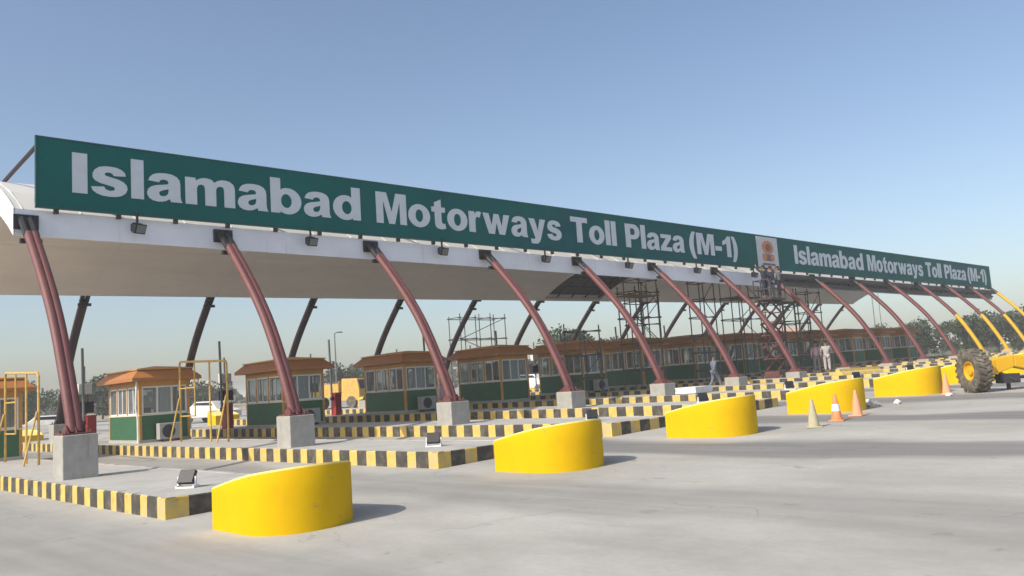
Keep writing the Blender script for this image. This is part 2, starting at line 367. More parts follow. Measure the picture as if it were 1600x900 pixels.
# ------------------------------------------------------------------ plinths and arched columns
ARC = [(0, 1.30), (.08, 1.55), (.30, 2.02), (.64, 2.70), (1.0, 3.36), (1.36, 3.96), (1.9, 4.68), (2.55, 5.42), (3.2, 6.1), (3.72, 6.62), (4.12, 7.0)]
def arc_pts(lo, hi, n=16):
    out = []
    d = [0]
    for a, b in zip(ARC, ARC[1:]): d.append(d[-1]+sqrt((b[0]-a[0])**2+(b[1]-a[1])**2))
    for k in range(n+1):
        s = d[-1]*(lo+(hi-lo)*k/n); j = max(q for q in range(len(d)-1) if d[q] <= s+1e-9); f = (s-d[j])/(d[j+1]-d[j])
        out.append((ARC[j][0]+(ARC[j+1][0]-ARC[j][0])*f, ARC[j][1]+(ARC[j+1][1]-ARC[j][1])*f))
    return out
def girder(mb, lo, hi, n, w=.070, r=.118, off=0):
    P = arc_pts(lo, hi, n)
    for sx in (-w, w): mb.tube([(sx, y, z) for y, z in P], r, 10)
    V = []; F = []
    for k, (y, z) in enumerate(P):
        a, b = P[max(k-1, 0)], P[min(k+1, n)]; t = Vector((b[0]-a[0], b[1]-a[1])).normalized(); nx, nz = -t.y, t.x
        for q in (-.055, .055): V += [(-w, y+nx*q, z+nz*q), (w, y+nx*q, z+nz*q)]
    for k in range(n):
        c, e = 4*k, 4*k+4
        F += [(c, c+1, e+1, e), (c+2, e+2, e+3, c+3)]
    mb.mesh(V, F)
    # cover plates at intervals
    for k in range(1, n, 3):
        y, z = P[k]; a, b = P[k-1], P[k+1]; t = Vector((0, b[0]-a[0], b[1]-a[1])).normalized(); nn = Vector((0, -t.z, t.y))
        c = Vector((0, y, z)); X = Vector((1, 0, 0))
        V = [c+X*sx*.11+t*st*.10+nn*sn*.085 for sx in (-1, 1) for st in (-1, 1) for sn in (-1, 1)]
        mb.mesh(V, [(0, 1, 3, 2), (4, 6, 7, 5), (0, 4, 5, 1), (2, 3, 7, 6), (0, 2, 6, 4), (1, 5, 7, 3)])
def make_column(split, main, lower):
    t = empty('arched_column')
    g_ = MB(); girder(g_, split, .90, 14 if split == 0 else 8); g_.build('arch_tube', main, t, smooth=True)
    if split > 0:
        g2 = MB(); girder(g2, 0, split, 9, .072, .121); tag(g2.build('painted_sleeve', lower, t, smooth=True), 'bright yellow painted lower length')
    b = MB(); P = arc_pts(.89, 1.0, 4)
    for sx in (-.17, .17): b.tube([(sx*.62, y, z) for y, z in P], .10, 8)
    y, z = P[-1]; b.box(-.30, .30, y-.05, y+.03, z-.28, z+.12); b.box(-.26, .26, P[1][0]-.13, P[1][0]+.0, P[1][1]-.34, P[1][1]-.22)
    b.build('top_bracket', 'black', t)
    p = MB(); p.box(-.34, .34, -.30, .30, 1.272, 1.31)
    for sx in (-.20, -.02, .20):
        p.mesh([(sx-.012, -.20, 1.31), (sx-.012, .22, 1.31), (sx-.012, .19, 1.40), (sx-.012, .0, 1.50), (sx+.012, -.20, 1.31), (sx+.012, .22, 1.31), (sx+.012, .19, 1.40), (sx+.012, .0, 1.50)],
               [(0, 1, 2, 3), (7, 6, 5, 4), (0, 4, 5, 1), (1, 5, 6, 2), (2, 6, 7, 3), (3, 7, 4, 0)])
    for sx in (-.26, .26):
        for sy in (-.22, .22): p.tube([(sx, sy, 1.31), (sx, sy, 1.38)], .022, 6)
    p.build('base_plate', lower if split > 0 else main, t)
    return t
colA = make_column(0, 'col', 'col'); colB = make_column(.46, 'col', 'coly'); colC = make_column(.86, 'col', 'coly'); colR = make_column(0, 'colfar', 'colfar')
protos_used = set()
def place(proto, loc, rz=0):
    if proto.name in protos_used: o = copy_tree(proto)
    else: o = proto; protos_used.add(proto.name)
    o.location = loc; o.rotation_euler = (0, 0, rz); return o
def plinth(x, y, label, ztop):
    b = MB(); zb = gz(x)+IH-.05
    b.box(-.37, .37, -.37, .37, zb-ztop, 0)
    o = b.build('concrete_plinth', 'plinth', bevel=.018); o.location = (x, y, ztop)
    return tag(o, label, 'plinth', 'concrete plinths under the arched columns')
RY = 21.4
for i in range(NI):
    x = i*SP; zt = 1.272+.003*x; zt = max(zt, gz(x)+IH+.18); dz = zt-1.272
    pl = plinth(x, 0, f'{ORD[i]} grey concrete plinth of the front row, under a maroon arched column', zt)
    pr_ = colA if i < 11 else (colC if i == 14 else colB)
    c = place(pr_, (x, 0, dz))
    c['label'] = (f'{ORD[i]} maroon arched steel column of the front row, leaning back to the green sign' if i < 11 else
                  f'{ORD[i]} front arched column, maroon above and bright yellow below'); c['category'] = 'column'; c['group'] = 'front row of arched columns'
for i in range(NI):
    x = i*SP; zt = max(1.272+.003*x, gz(x)+IH+.18)
    plinth(x, RY, f'{ORD[i]} concrete plinth of the back row, behind the toll booths', zt)
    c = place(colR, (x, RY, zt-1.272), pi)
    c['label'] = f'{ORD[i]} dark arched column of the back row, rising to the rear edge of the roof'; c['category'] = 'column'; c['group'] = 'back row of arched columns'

# ------------------------------------------------------------------ canopy roof
RX0, RX1 = -.26, 78.0
CY0, CY1 = 4.2, 17.1
def front_z(x): return 6.60-.006*min(x, 42)
def rear_z(x): return 6.60+.0105*x
HALF = (CY1-CY0)/2; RR = HALF/sin(radians(34))
def vault(x, y, top):
    f = (y-CY0)/(CY1-CY0); base = front_z(x)*(1-f)+rear_z(x)*f
    s = y-(CY0+CY1)/2
    return base+(sqrt(RR*RR-s*s)-sqrt(RR*RR-HALF*HALF))+(.68 if top else 0)
can = empty('toll_canopy', (0, 0, 0), 0, 'long white vaulted canopy roof over the toll lanes, beige underneath, with one dark open bay', 'canopy')
YS = [CY0+(CY1-CY0)*k/20 for k in range(21)]
def strip(mb, x0, x1, top, flip=False, nx=1):
    for a in range(nx):
        xa, xb = x0+(x1-x0)*a/nx, x0+(x1-x0)*(a+1)/nx
        for k in range(20):
            mb.face([(xa, YS[k], vault(xa, YS[k], top)), (xb, YS[k], vault(xb, YS[k], top)), (xb, YS[k+1], vault(xb, YS[k+1], top)), (xa, YS[k+1], vault(xa, YS[k+1], top))])
rf = MB(); strip(rf, RX0, RX1, True, nx=28); ro = rf.build('roof_sheet', 'roof', can, smooth=True)
# standing seams of the roof sheet
sm = MB()
for k in range(53):
    x = RX0+.2+k*1.48
    sm.tube([(x, y, vault(x, y, True)+.012) for y in YS[::2]], .022, 5)
sm.build('roof_seam', 'roof', can)
ce = MB(); rnd = random.Random(3)
bays = [(i*SP, (i+1)*SP) for i in range(14)]
for i, (a, b_) in enumerate(bays):
    if i == 6: continue
    a2 = RX0+.02 if i == 0 else a+.012
    strip(ce, a2, b_-.012 if i < 13 else RX1-.02, False, nx=4)
ce.build('ceiling', 'ceil', can, smooth=True)
bt = MB()
for i in range(14):
    if i in (5, 6): continue
    x = (i+1)*SP
    bt.tube([(x, y, vault(x, y, False)-.005) for y in YS], .018, 5)
for y in (7.4, 9.6, 11.8, 14.0, 15.6):
    for (x0, x1) in ((RX0+.1, 32.9), (38.6, RX1-.1)):
        bt.tube([(x0+(x1-x0)*k/20, y, vault(x0+(x1-x0)*k/20, y, False)-.002) for k in range(21)], .010, 4)
bt.build('ceiling_batten', 'ceil', can)
pu = MB()
for y in (6.5, 8.5, 10.5, 12.2, 13.6, 14.8, 15.9): pu.tube([(32.95, y, vault(33, y, False)+.12), (38.55, y, vault(38.5, y, False)+.12)], .05, 6)
for k in range(5):
    x = 33+1.375*k; pu.tube([(x, y, vault(x, y, False)+.25) for y in YS], .05, 6)
for y in (12.2, 14.8): pu.tube([(33, y, vault(33, y, False)+.1), (38.5, y+1.1, vault(38.5, y+1.1, False)+.1)], .03, 5)
pu.build('purlin', 'steel', can)
dk = MB(); 
for k in range(20):
    dk.face([(32.9, YS[k], vault(32.9, YS[k], False)+.42), (38.6, YS[k], vault(38.6, YS[k], False)+.42), (38.6, YS[k+1], vault(38.6, YS[k+1], False)+.42), (32.9, YS[k+1], vault(32.9, YS[k+1], False)+.42)])
tag(dk.build('open_bay_dark_sheet', 'steel', can), 'dark open bay with bare purlins')  # dark sheet added below the roof sheet, keeps the open bay dark
FX = 39.7
fb = MB()
n = 24
for k in range(n):
    xa, xb = RX0+(FX-RX0)*k/n, RX0+(FX-RX0)*(k+1)/n
    za, zb = front_z(xa), front_z(xb)
    fb.mesh([(xa, CY0-.04, za-.03), (xb, CY0-.04, zb-.03), (xb, CY0-.04, zb+.685), (xa, CY0-.04, za+.685), (xa, CY0+.06, za-.03), (xb, CY0+.06, zb-.03), (xb, CY0+.06, zb+.685), (xa, CY0+.06, za+.685)],
            [(0, 1, 2, 3), (7, 6, 5, 4), (3, 2, 6, 7), (4, 5, 1, 0)])
fb.build('fascia', 'fascia', can)
bb = MB(); bb.tube([(FX+.05, CY0-.05, 7.0), (RX1, CY0-.05, 7.0)], .19, 8); bb.tube([(FX+.05, CY0-.05, 6.62), (RX1, CY0-.05, 6.62)], .09, 6)
for k in range(26): x = FX+.4+k*1.5; bb.tube([(x, CY0-.05, 6.62), (x, CY0-.05, 6.9)], .05, 5)
bb.build('bare_edge_beam', 'steel', can)
rb = MB(); rb.tube([(RX0+(RX1-RX0)*k/20, CY1-.06, rear_z(RX0+(RX1-RX0)*k/20)+.14) for k in range(21)], .10, 8); rb.build('rear_edge_beam', 'ceil', can)
rs = MB()
for k in range(n):
    xa, xb = RX0+(RX1-RX0)*k/n, RX0+(RX1-RX0)*(k+1)/n; za, zb = rear_z(xa), rear_z(xb)
    rs.face([(xa, CY1+.03, za-.02), (xb, CY1+.03, zb-.02), (xb, CY1+.03, zb+.72), (xa, CY1+.03, za+.72)])
rs.build('rear_fascia', 'fascia', can)
for xe in (RX0-.02, RX1+.02):
    e = MB()
    for k in range(20):
        A = [(xe, YS[k], vault(xe, YS[k], False)-.05), (xe, YS[k+1], vault(xe, YS[k+1], False)-.05), (xe, YS[k+1], vault(xe, YS[k+1], True)+.03), (xe, YS[k], vault(xe, YS[k], True)+.03)]
        B = [(p[0]+(.05 if xe < 0 else -.05)*.5, p[1], p[2]) for p in A]
        e.face(A); e.face(B[::-1]); e.face([A[3], A[2], B[2], B[3]]); e.face([A[1], A[0], B[0], B[1]])
    e.build('end_cap', 'white', can)

# ------------------------------------------------------------------ lettering
def arc(cx, cy, rx, ry, a0, a1, n=14):
    return [(cx+rx*cos(radians(a0+(a1-a0)*k/n)), cy+ry*sin(radians(a0+(a1-a0)*k/n))) for k in range(n+1)]
def mir(w, c): return [[(w-x, y) for x, y in l][::-1] for l in c]
GL = {}
GL['I'] = (.27, [[(0, 0), (.27, 0), (.27, 1), (0, 1)]])
GL['l'] = (.245, [[(0, 0), (.245, 0), (.245, 1.02), (0, 1.02)]])
GL['T'] = (.80, [[(0, 1), (0, .8), (.27, .8), (.27, 0), (.53, 0), (.53, .8), (.80, .8), (.80, 1)]])
GL['M'] = (1.0, [[(0, 0), (0, 1), (.345, 1), (.5, .38), (.655, 1), (1.0, 1), (1.0, 0), (.775, 0), (.775, .74), (.595, 0), (.405, 0), (.225, .74), (.225, 0)]])
GL['P'] = (.76, [[(0, 0), (0, 1), (.43, 1)]+arc(.43, .68, .33, .32, 90, -90)[1:]+[(.26, .36), (.26, 0)], [(.26, .82), (.40, .82)]+arc(.40, .68, .11, .14, 90, -90, 8)[1:]+[(.26, .54)]])
GL['o'] = (.76, [arc(.38, .365, .38, .385, 0, 360, 32)[:-1], arc(.38, .365, .135, .21, 0, 360, 22)[:-1]])
GL['b'] = (.76, [[(0, 0), (0, 1.02), (.245, 1.02), (.245, .675)]+arc(.42, .365, .34, .385, 112, -118, 22)+[(.235, .07), (.225, 0)], arc(.385, .365, .135, .205, 0, 360, 22)[:-1]])
GL['d'] = (.76, mir(.76, GL['b'][1]))
GL['a'] = (.71, [[(.71, 0), (.475, 0), (.45, .075), (.38, .02), (.30, -.01), (.22, -.018), (.12, 0), (.04, .06), (0, .15), (0, .22), (.03, .31), (.09, .37), (.18, .41), (.30, .435), (.40, .46), (.43, .475), (.43, .51), (.41, .56), (.35, .58), (.29, .57), (.25, .53), (.24, .495), (.025, .52), (.06, .62), (.12, .69), (.22, .735), (.36, .75), (.50, .735), (.60, .68), (.655, .60), (.67, .5), (.67, .17), (.68, .08)],
               [(.43, .335), (.43, .29), (.415, .2), (.37, .15), (.30, .13), (.25, .15), (.235, .2), (.25, .25), (.31, .29)]])
GL['m'] = (1.08, [[(0, 0), (0, .73), (.22, .73), (.22, .65), (.29, .71), (.37, .745), (.46, .75), (.56, .725), (.625, .65), (.70, .715), (.79, .745), (.87, .75), (.97, .725), (1.05, .65), (1.08, .54), (1.08, 0), (.84, 0), (.84, .46), (.825, .54), (.765, .565), (.695, .54), (.66, .46), (.66, 0), (.42, 0), (.42, .46), (.40, .54), (.345, .565), (.28, .54), (.245, .46), (.245, 0)]])
GL['r'] = (.49, [[(0, 0), (0, .73), (.225, .73), (.225, .61), (.27, .70), (.34, .745), (.41, .75), (.49, .725), (.43, .53), (.36, .55), (.29, .53), (.255, .45), (.245, .33), (.245, 0)]])
GL['s'] = (.68, [[(0, .2), (.235, .225), (.265, .16), (.34, .13), (.42, .15), (.44, .195), (.42, .235), (.33, .265), (.18, .305), (.08, .36), (.03, .44), (.03, .54), (.07, .64), (.15, .715), (.26, .745), (.36, .75), (.48, .735), (.57, .69), (.63, .62), (.645, .54), (.42, .52), (.39, .58), (.33, .60), (.27, .585), (.245, .545), (.27, .505), (.36, .48), (.50, .44), (.60, .385), (.66, .31), (.675, .21), (.645, .11), (.565, .03), (.46, -.01), (.34, -.018), (.2, -.005), (.1, .04), (.03, .11)]])
GL['t'] = (.50, [[(.105, .56), (0, .56), (0, .73), (.105, .73), (.105, .88), (.35, 1.0), (.35, .73), (.49, .73), (.49, .56), (.35, .56), (.35, .25), (.365, .19), (.42, .17), (.475, .185), (.5, .02), (.41, -.01), (.33, -.018), (.21, 0), (.135, .06), (.11, .15)]])
GL['w'] = (1.10, [[(0, .73), (.24, .73), (.345, .29), (.45, .73), (.65, .73), (.755, .29), (.86, .73), (1.10, .73), (.88, 0), (.645, 0), (.55, .42), (.455, 0), (.22, 0)]])
GL['y'] = (.75, [[(0, .73), (.255, .73), (.385, .28), (.505, .73), (.75, .73), (.495, -.03), (.44, -.14), (.36, -.2), (.25, -.215), (.08, -.2), (.06, -.03), (.16, -.045), (.23, -.03), (.265, .02)]])
GL['z'] = (.63, [[(.02, .73), (.62, .73), (.62, .57), (.29, .17), (.63, .17), (.63, 0), (0, 0), (0, .16), (.32, .56), (.02, .56)]])
GL['('] = (.36, [[(.36, 1.02), (.19, 1.02), (.10, .86), (.03, .65), (0, .4), (.03, .15), (.1, -.06), (.19, -.22), (.36, -.22), (.29, -.02), (.25, .2), (.24, .4), (.25, .6), (.29, .82)]])
GL[')'] = (.36, mir(.36, GL['('][1]))
GL['-'] = (.38, [[(0, .26), (0, .47), (.38, .47), (.38, .26)]])
GL['1'] = (.50, [[(.25, 0), (.25, .66), (.14, .60), (0, .555), (0, .74), (.14, .81), (.26, .91), (.31, 1.0), (.50, 1.0), (.50, 0)]])
def word_mesh(name, words, z0, cap, y, parent):
    c = bpy.data.curves.new('letters', 'CURVE'); c.dimensions = '2D'; c.fill_mode = 'BOTH'; c.extrude = .008
    for w, xa, xb in words:
        tot = sum(GL[ch][0] for ch in w)+.065*(len(w)-1); k = (xb-xa)/tot; cur = 0
        for ch in w:
            for lp in GL[ch][1]:
                sp = c.splines.new('POLY'); sp.points.add(len(lp)-1); sp.use_cyclic_u = True
                for q, (px, py) in zip(sp.points, lp): q.co = (xa+(cur+px)*k, z0+py*cap, 0, 1)
            cur += GL[ch][0]+.065
    tmp = bpy.data.objects.new('letters', c); COL.objects.link(tmp); bpy.context.view_layer.update()
    me = bpy.data.meshes.new_from_object(tmp.evaluated_get(bpy.context.evaluated_depsgraph_get()))
    bpy.data.objects.remove(tmp); bpy.data.curves.remove(c)
    me.materials.clear(); me.materials.append(M['letter'])
    o = bpy.data.objects.new(name, me); COL.objects.link(o); o.parent = parent
    o.matrix_local = Matrix.Translation((0, y, 0)) @ Matrix.Rotation(pi/2, 4, 'X')
    return o
# ------------------------------------------------------------------ sign board
SY, SX0, SX1, SZ0, SZ1 = 3.98, .23, 77.6, 7.37, 9.29
sg = empty('sign_board', (0, 0, 0), 0, 'long dark green sign board with white toll plaza lettering along the front of the roof', 'sign')
pb = MB()
npan = 52
for k in range(npan):
    xa, xb = SX0+(SX1-SX0)*k/npan, SX0+(SX1-SX0)*(k+1)/npan; j = .004*random.uniform(-1, 1)
    pb.box(xa, xb, SY+j, SY+.06, SZ0+random.uniform(-.008, .008), SZ1)
pb.build('panel', 'sign', sg)
tr = MB(); tr.box(SX0-.03, SX1+.03, SY-.02, SY+.08, SZ1+.003, SZ1+.04); tr.box(SX0-.03, SX1+.03, SY-.02, SY+.08, SZ0-.045, SZ0-.012)
tr.box(SX0-.035, SX0-.003, SY-.02, SY+.08, SZ0-.045, SZ1+.04); tr.build('edge_trim', mat('sign_edge_green', (.015, .08, .075), .5), sg)
bk = MB()
for k in range(47):
    x = SX0+.5+k*1.64; bk.box(x-.06, x+.06, SY+.061, SY+.16, SZ0-.16, SZ1-.05)
for z in (SZ0+.2, SZ1-.25): bk.box(SX0, SX1, SY+.161, SY+.24, z-.04, z+.04)
bk.build('back_frame', 'steel', sg)
for i in range(0, 15):
    x = min(max(i*SP, SX0+.12), SX1-.2); s_ = MB(); s_.tube([(x, SY+.20, SZ1-.10), (x-.1, 7.7, vault(x, 7.7, True)-.02)], .06, 8); s_.build('strut', 'colfar', sg)
T1 = [('Islamabad', 1.11, 10.55), ('Motorways', 11.22, 20.97), ('Toll', 21.60, 24.75), ('Plaza', 25.45, 30.24), ('(M-1)', 30.69, 35.33)]
kk = (76.45-41.75)/(35.33-1.11)
T2 = [(w, 41.75+(a-1.11)*kk, 41.75+(b-1.11)*kk) for w, a, b in T1]
for w_ in T1+T2: word_mesh('lettering', [w_], 7.83, 1.15, SY-.014, sg)
ep = MB(); ep.box(37.4, 39.7, SY-.05, SY-.006, SZ0+.05, SZ1-.06); eo = ep.build('emblem_board', 'emb_b', sg)
em = MB(); cx = 38.55
def disc(mb, cx, cz, rx, rz, y0, y1, mi, n=24, wob=0):
    P = [(cx+rx*cos(2*pi*k/n)*(1+wob*(k % 2)), cz+rz*sin(2*pi*k/n)*(1+wob*(k % 2))) for k in range(n)]
    V = [(a, y0, b) for a, b in P]+[(a, y1, b) for a, b in P]
    mb.mesh(V, [tuple(range(n)), tuple(range(2*n-1, n-1, -1))]+[(k, (k+1) % n, n+(k+1) % n, n+k) for k in range(n)], mi)
disc(em, cx, 8.62, .66, .42, SY-.075, SY-.052, 0, 26, -.12)
disc(em, cx, 8.60, .30, .22, SY-.09, SY-.077, 1)
em.mesh([(cx-.62, SY-.072, 8.2), (cx+.62, SY-.072, 8.2), (cx+.45, SY-.072, 7.82), (cx-.45, SY-.072, 7.82), (cx-.62, SY-.052, 8.2), (cx+.62, SY-.052, 8.2), (cx+.45, SY-.052, 7.82), (cx-.45, SY-.052, 7.82)],
        [(0, 1, 2, 3), (7, 6, 5, 4), (0, 4, 5, 1), (1, 5, 6, 2), (2, 6, 7, 3), (3, 7, 4, 0)], 1)
for sx in (-.42, .42): disc(em, cx+sx, 8.02, .22, .20, SY-.086, SY-.074, 0, 14)
em.box(cx-.7, cx+.7, SY-.07, SY-.052, 7.55, 7.68, 1)
em.build('emblem', ['emb_o', 'emb_p'], eo)

# ------------------------------------------------------------------ fascia floodlights
def make_fl():
    t = empty('fascia_floodlight')
    b = MB(); b.box(-.03, .03, -.03, .03, -.30, .12); b.box(-.16, .16, -.04, .04, -.33, -.27); b.box(-.18, -.15, -.06, .10, -.55, -.3); b.box(.15, .18, -.06, .10, -.55, -.3); b.build('bracket', 'black', t)
    h = MB()
    V = [(-.21, -.26, -.34), (.21, -.26, -.34), (.21, -.12, -.66), (-.21, -.12, -.66), (-.11, .14, -.38), (.11, .14, -.38), (.11, .16, -.58), (-.11, .16, -.58)]
    h.mesh(V, [(0, 1, 2, 3), (7, 6, 5, 4), (0, 4, 5, 1), (1, 5, 6, 2), (2, 6, 7, 3), (3, 7, 4, 0)]); h.build('lamp_head', 'black', t, bevel=.02)
    g_ = MB(); g_.mesh([(-.16, -.262, -.39), (.16, -.262, -.39), (.16, -.155, -.63), (-.16, -.155, -.63)], [(0, 1, 2, 3)]); g_.build('lens', 'pole', t)
    return t
fl = make_fl()
for i in range(7):
    o = place(fl, (2.8+i*5.63, SY-.14, 7.31), 0 if i else .25)
    o.scale = (.86,)*3
    tag(o, f'{ORD[i]} black floodlight hanging under the green sign, counted from the near end', 'floodlight', 'black floodlights hung below the sign')
# ------------------------------------------------------------------ island ground floodlights
def make_gl():
    t = empty('ground_floodlight')
    b = MB(); b.box(-.20, .20, -.10, -.06, 0, .03); b.box(-.20, .20, .06, .10, 0, .03)
    for sx in (-.20, .17): b.box(sx, sx+.03, -.10, .10, .03, .05); b.mesh([(sx, -.03, .05), (sx+.03, -.03, .05), (sx+.03, .03, .05), (sx, .03, .05), (sx, -.02, .22), (sx+.03, -.02, .22), (sx+.03, .02, .22), (sx, .02, .22)], [(0, 1, 5, 4), (1, 2, 6, 5), (2, 3, 7, 6), (3, 0, 4, 7), (4, 5, 6, 7)])
    b.build('bracket', 'white', t)
    R_ = Matrix.Translation((0, 0, .2)) @ Matrix.Rotation(radians(-32), 4, 'X')
    h = MB(); h.box(-.165, .165, -.045, .045, -.13, .15, rot=R_)
    for k in range(6): h.box(-.14+.05*k, -.125+.05*k, .045, .075, -.1, .12, rot=R_)
    h.build('lamp_head', 'black', t, bevel=.008)
    return t
gl = make_gl()
for i in range(7):
    x = i*SP+(.19, .44, .35, .3, .3, .3, .3)[i]; o = place(gl, (x, (-5.7, -5.45, -5.5, -5.4, -5.4, -5.4, -5.4)[i], gz(i*SP+.6)+IH-.012), (-.95, -.9, -.8, -.7, -.8, -.7, -.8)[i])
    o.scale = (.9,)*3
    tag(o, f'small black floodlight on white feet at the front of the {ORD[i]} island', 'floodlight', 'ground floodlights on the island fronts')

# ------------------------------------------------------------------ toll booths
def make_booth():
    t = empty('toll_booth'); w, L = 1.9, 3.3
    f = MB(); f.box(-.03, w+.03, -.03, L+.03, -.05, .10); f.build('floor', 'concrete', t)
    p = MB(); T = .05
    p.box(0, w, 0, T, .10, 1.0); p.box(0, w, L-T, L, .10, 1.0); p.box(0, T, T+.003, L-T-.003, .10, 1.0); p.box(w-T, w, T+.003, 2.3, .10, 1.0)
    p.build('lower_panel', 'green', t)
    for x in (-.012, w-.088):
        for y in (-.012, L-.088): q = MB(); q.box(x, x+.10, y, y+.10, .10, 2.30); q.build('corner_post', 'orange', t)
    for y in (1.22, 2.32):
        for xa, xb in ((-.008, .082), (w-.082, w+.008)): q = MB(); q.box(xa, xb, y, y+.09, 1.0, 2.1); q.build('side_post', 'orange', t)
    u = MB(); u.box(.09, w-.09, .0, .06, 2.1, 2.30); u.box(.09, w-.09, L-.06, L, 2.1, 2.30); u.box(.0, .06, .09, L-.09, 2.1, 2.30); u.box(w-.06, w, .09, L-.09, 2.1, 2.30)
    u.build('frieze', 'orange', t)
    tr_ = MB(); tr_.box(-.015, w+.015, -.015, .07, 1.0, 1.04); tr_.box(-.015, .07, .071, L, 1.0, 1.04); tr_.box(w-.07, w+.015, .071, L, 1.0, 1.04); tr_.build('sill_trim', 'cream', t)
    def win(x0, x1, y0, y1, axis, n):
        fr = MB(); a0, a1 = (y0, y1) if axis == 'Y' else (x0, x1); z0, z1, b_ = 1.045, 2.095, .055
        c = x0 if axis == 'Y' else y0
        def bar(s0, s1, h0, h1):
            if axis == 'Y': fr.box(c+.008, c+.05, s0, s1, h0, h1)
            else: fr.box(s0, s1, c+.008, c+.05, h0, h1)
        bar(a0, a1, z0, z0+b_); bar(a0, a1, z1-b_, z1)
        for k in range(n+1):
            s = a0+(a1-a0-b_)*k/n; bar(s, s+b_, z0+b_, z1-b_)
        o = fr.build('window', 'white', t)
        g_ = MB()
        if axis == 'Y': g_.box(c+.024, c+.034, a0+b_, a1-b_, z0+b_, z1-b_)
        else: g_.box(a0+b_, a1-b_, c+.024, c+.034, z0+b_, z1-b_)
        g_.build('pane', 'glass', o)
    win(0, 0, .10, 1.20, 'Y', 2); win(0, 0, 1.32, 2.30, 'Y', 2); win(w-.058, 0, .10, 1.20, 'Y', 2); win(w-.058, 0, 1.32, 2.3, 'Y', 2)
    win(.10, w-.10, 0, 0, 'X', 3); win(.10, w-.10, L-.058, 0, 'X', 3)
    win(0, 0, 2.42, 3.19, 'Y', 1)
    d = MB(); d.box(w-.05, w, 2.42, 3.19, .11, 2.05); do = d.build('door', 'brown', t)
    h = MB(); h.tube([(w+.03, 2.5, 1.05), (w+.03, 2.5, 1.2)], .015, 6); h.build('handle', 'pole', do)
    dkk = MB(); dkk.box(.25, 1.0, .4, 1.5, .95, 1.0); dkk.box(.3, .35, .45, 1.45, .1, .95); dkk.box(.9, .95, .45, 1.45, .1, .95); dkk.box(.4, .8, 1.0, 1.05, 1.0, 1.3); dkk.build('desk', 'wood', t)
    ca = MB()
    for k in range(7): ca.box(.62+.09*k, .70+.09*k, .10+.012*(k % 2), .125+.012*(k % 2), 1.1, 2.06)
    for k in range(4): ca.box(w-.11-.012*(k % 2), w-.085-.012*(k % 2), 1.35+.09*k, 1.42+.09*k, 1.1, 2.06)
    ca.build('curtain', 'white', t)
    # roof: flared mansard fascia and low hipped top
    ov = .36; b0 = (-ov, w+ov, -ov, L+ov); i0 = (-.04, w+.04, -.04, L+.04); z0, z1, z2 = 2.30, 2.72, 2.90
    r = MB()
    O = [(b0[0], b0[2], z0), (b0[1], b0[2], z0), (b0[1], b0[3], z0), (b0[0], b0[3], z0)]
    O2 = [(p_[0], p_[1], z0+.12) for p_ in O]
    I = [(i0[0], i0[2], z1), (i0[1], i0[2], z1), (i0[1], i0[3], z1), (i0[0], i0[3], z1)]
    for A, B in ((O, O2), (O2, I)):
        for k in range(4): r.face([A[k], A[(k+1) % 4], B[(k+1) % 4], B[k]])
    r.face([O[3], O[2], O[1], O[0]])
    r.build('roof_fascia', 'brown', t)
    c = MB(); J = [(p_[0]+(-.06 if p_[0] < 1 else .06), p_[1]+(-.06 if p_[1] < 1 else .06), z1+.003) for p_ in I]; J2 = [(p_[0], p_[1], z1+.05) for p_ in J]
    R0, R1 = (w/2, w/2, z2), (w/2, L-w/2, z2)
    c.face([J[3], J[2], J[1], J[0]])
    for k in range(4): c.face([J[k], J[(k+1) % 4], J2[(k+1) % 4], J2[k]])
    c.face([J2[0], J2[1], R0]); c.face([J2[1], J2[2], R1, R0]); c.face([J2[2], J2[3], R1]); c.face([J2[3], J2[0], R0, R1])
    c.build('roof', 'orange', t)
    return t
bt0 = make_booth()
BL = {0: (-.15, 12.0), 1: (5.66, 12.0), 2: (11.05, 11.0), 3: (17.2, 11.0), 4: (22.35, 10.0), 5: (27.75, 9.4)}
for i in range(14):
    bx, by = BL.get(i, (i*SP+.2, 9.6))
    o = place(bt0, (bx, by, gz(i*SP+.6)+IH))
    lab = {0: 'brown roofed toll booth cut by the frame edge behind the near yellow frame',
           1: 'sunlit ochre and green toll booth with white windows on the second island',
           2: 'shaded toll booth behind the second maroon column, brown roof over dark green panels'}.get(i, f'shaded brown roofed toll booth on the {ORD[i]} island, counted from the near end')
    tag(o, lab, 'toll booth', 'toll booths on the islands')
# air conditioners standing beside booths
def make_ac():
    t = empty('air_conditioner'); b = MB(); b.box(0, .86, 0, .34, .08, .68); b.build('casing', 'acgrey', t, bevel=.015)
    g_ = MB(); g_.lathe([(.23, -.02), (.25, -.005), (.25, 0)], 18, c=(.34, 0, .38), axis='Y'); g_.build('fan_grille', 'steel', t)
    f = MB(); f.box(.08, .16, .02, .32, 0, .08); f.box(.70, .78, .02, .32, 0, .08); f.build('foot', 'steel', t)
    return t
ac = make_ac()
for i in (1, 2, 3, 5):
    bx, by = BL[i]; o = place(ac, (bx+.55, by-.5, gz(i*SP+.6)+IH))
    tag(o, f'white air conditioner unit with round fan below the {ORD[i]} island booth window', 'air conditioner', 'air conditioner units beside booths')
pv = MB(); pv.tube([(5.56, 11.9, gz(6.1)+IH), (5.56, 11.9, gz(6.1)+IH+.9), (5.5, 11.93, gz(6.1)+IH+1.3), (5.56, 11.93, gz(6.1)+IH+2.5)], .035, 8)
tag(pv.build('drain_pipe', 'white'), 'white pipe running up the corner of the sunlit ochre booth', 'pipe')

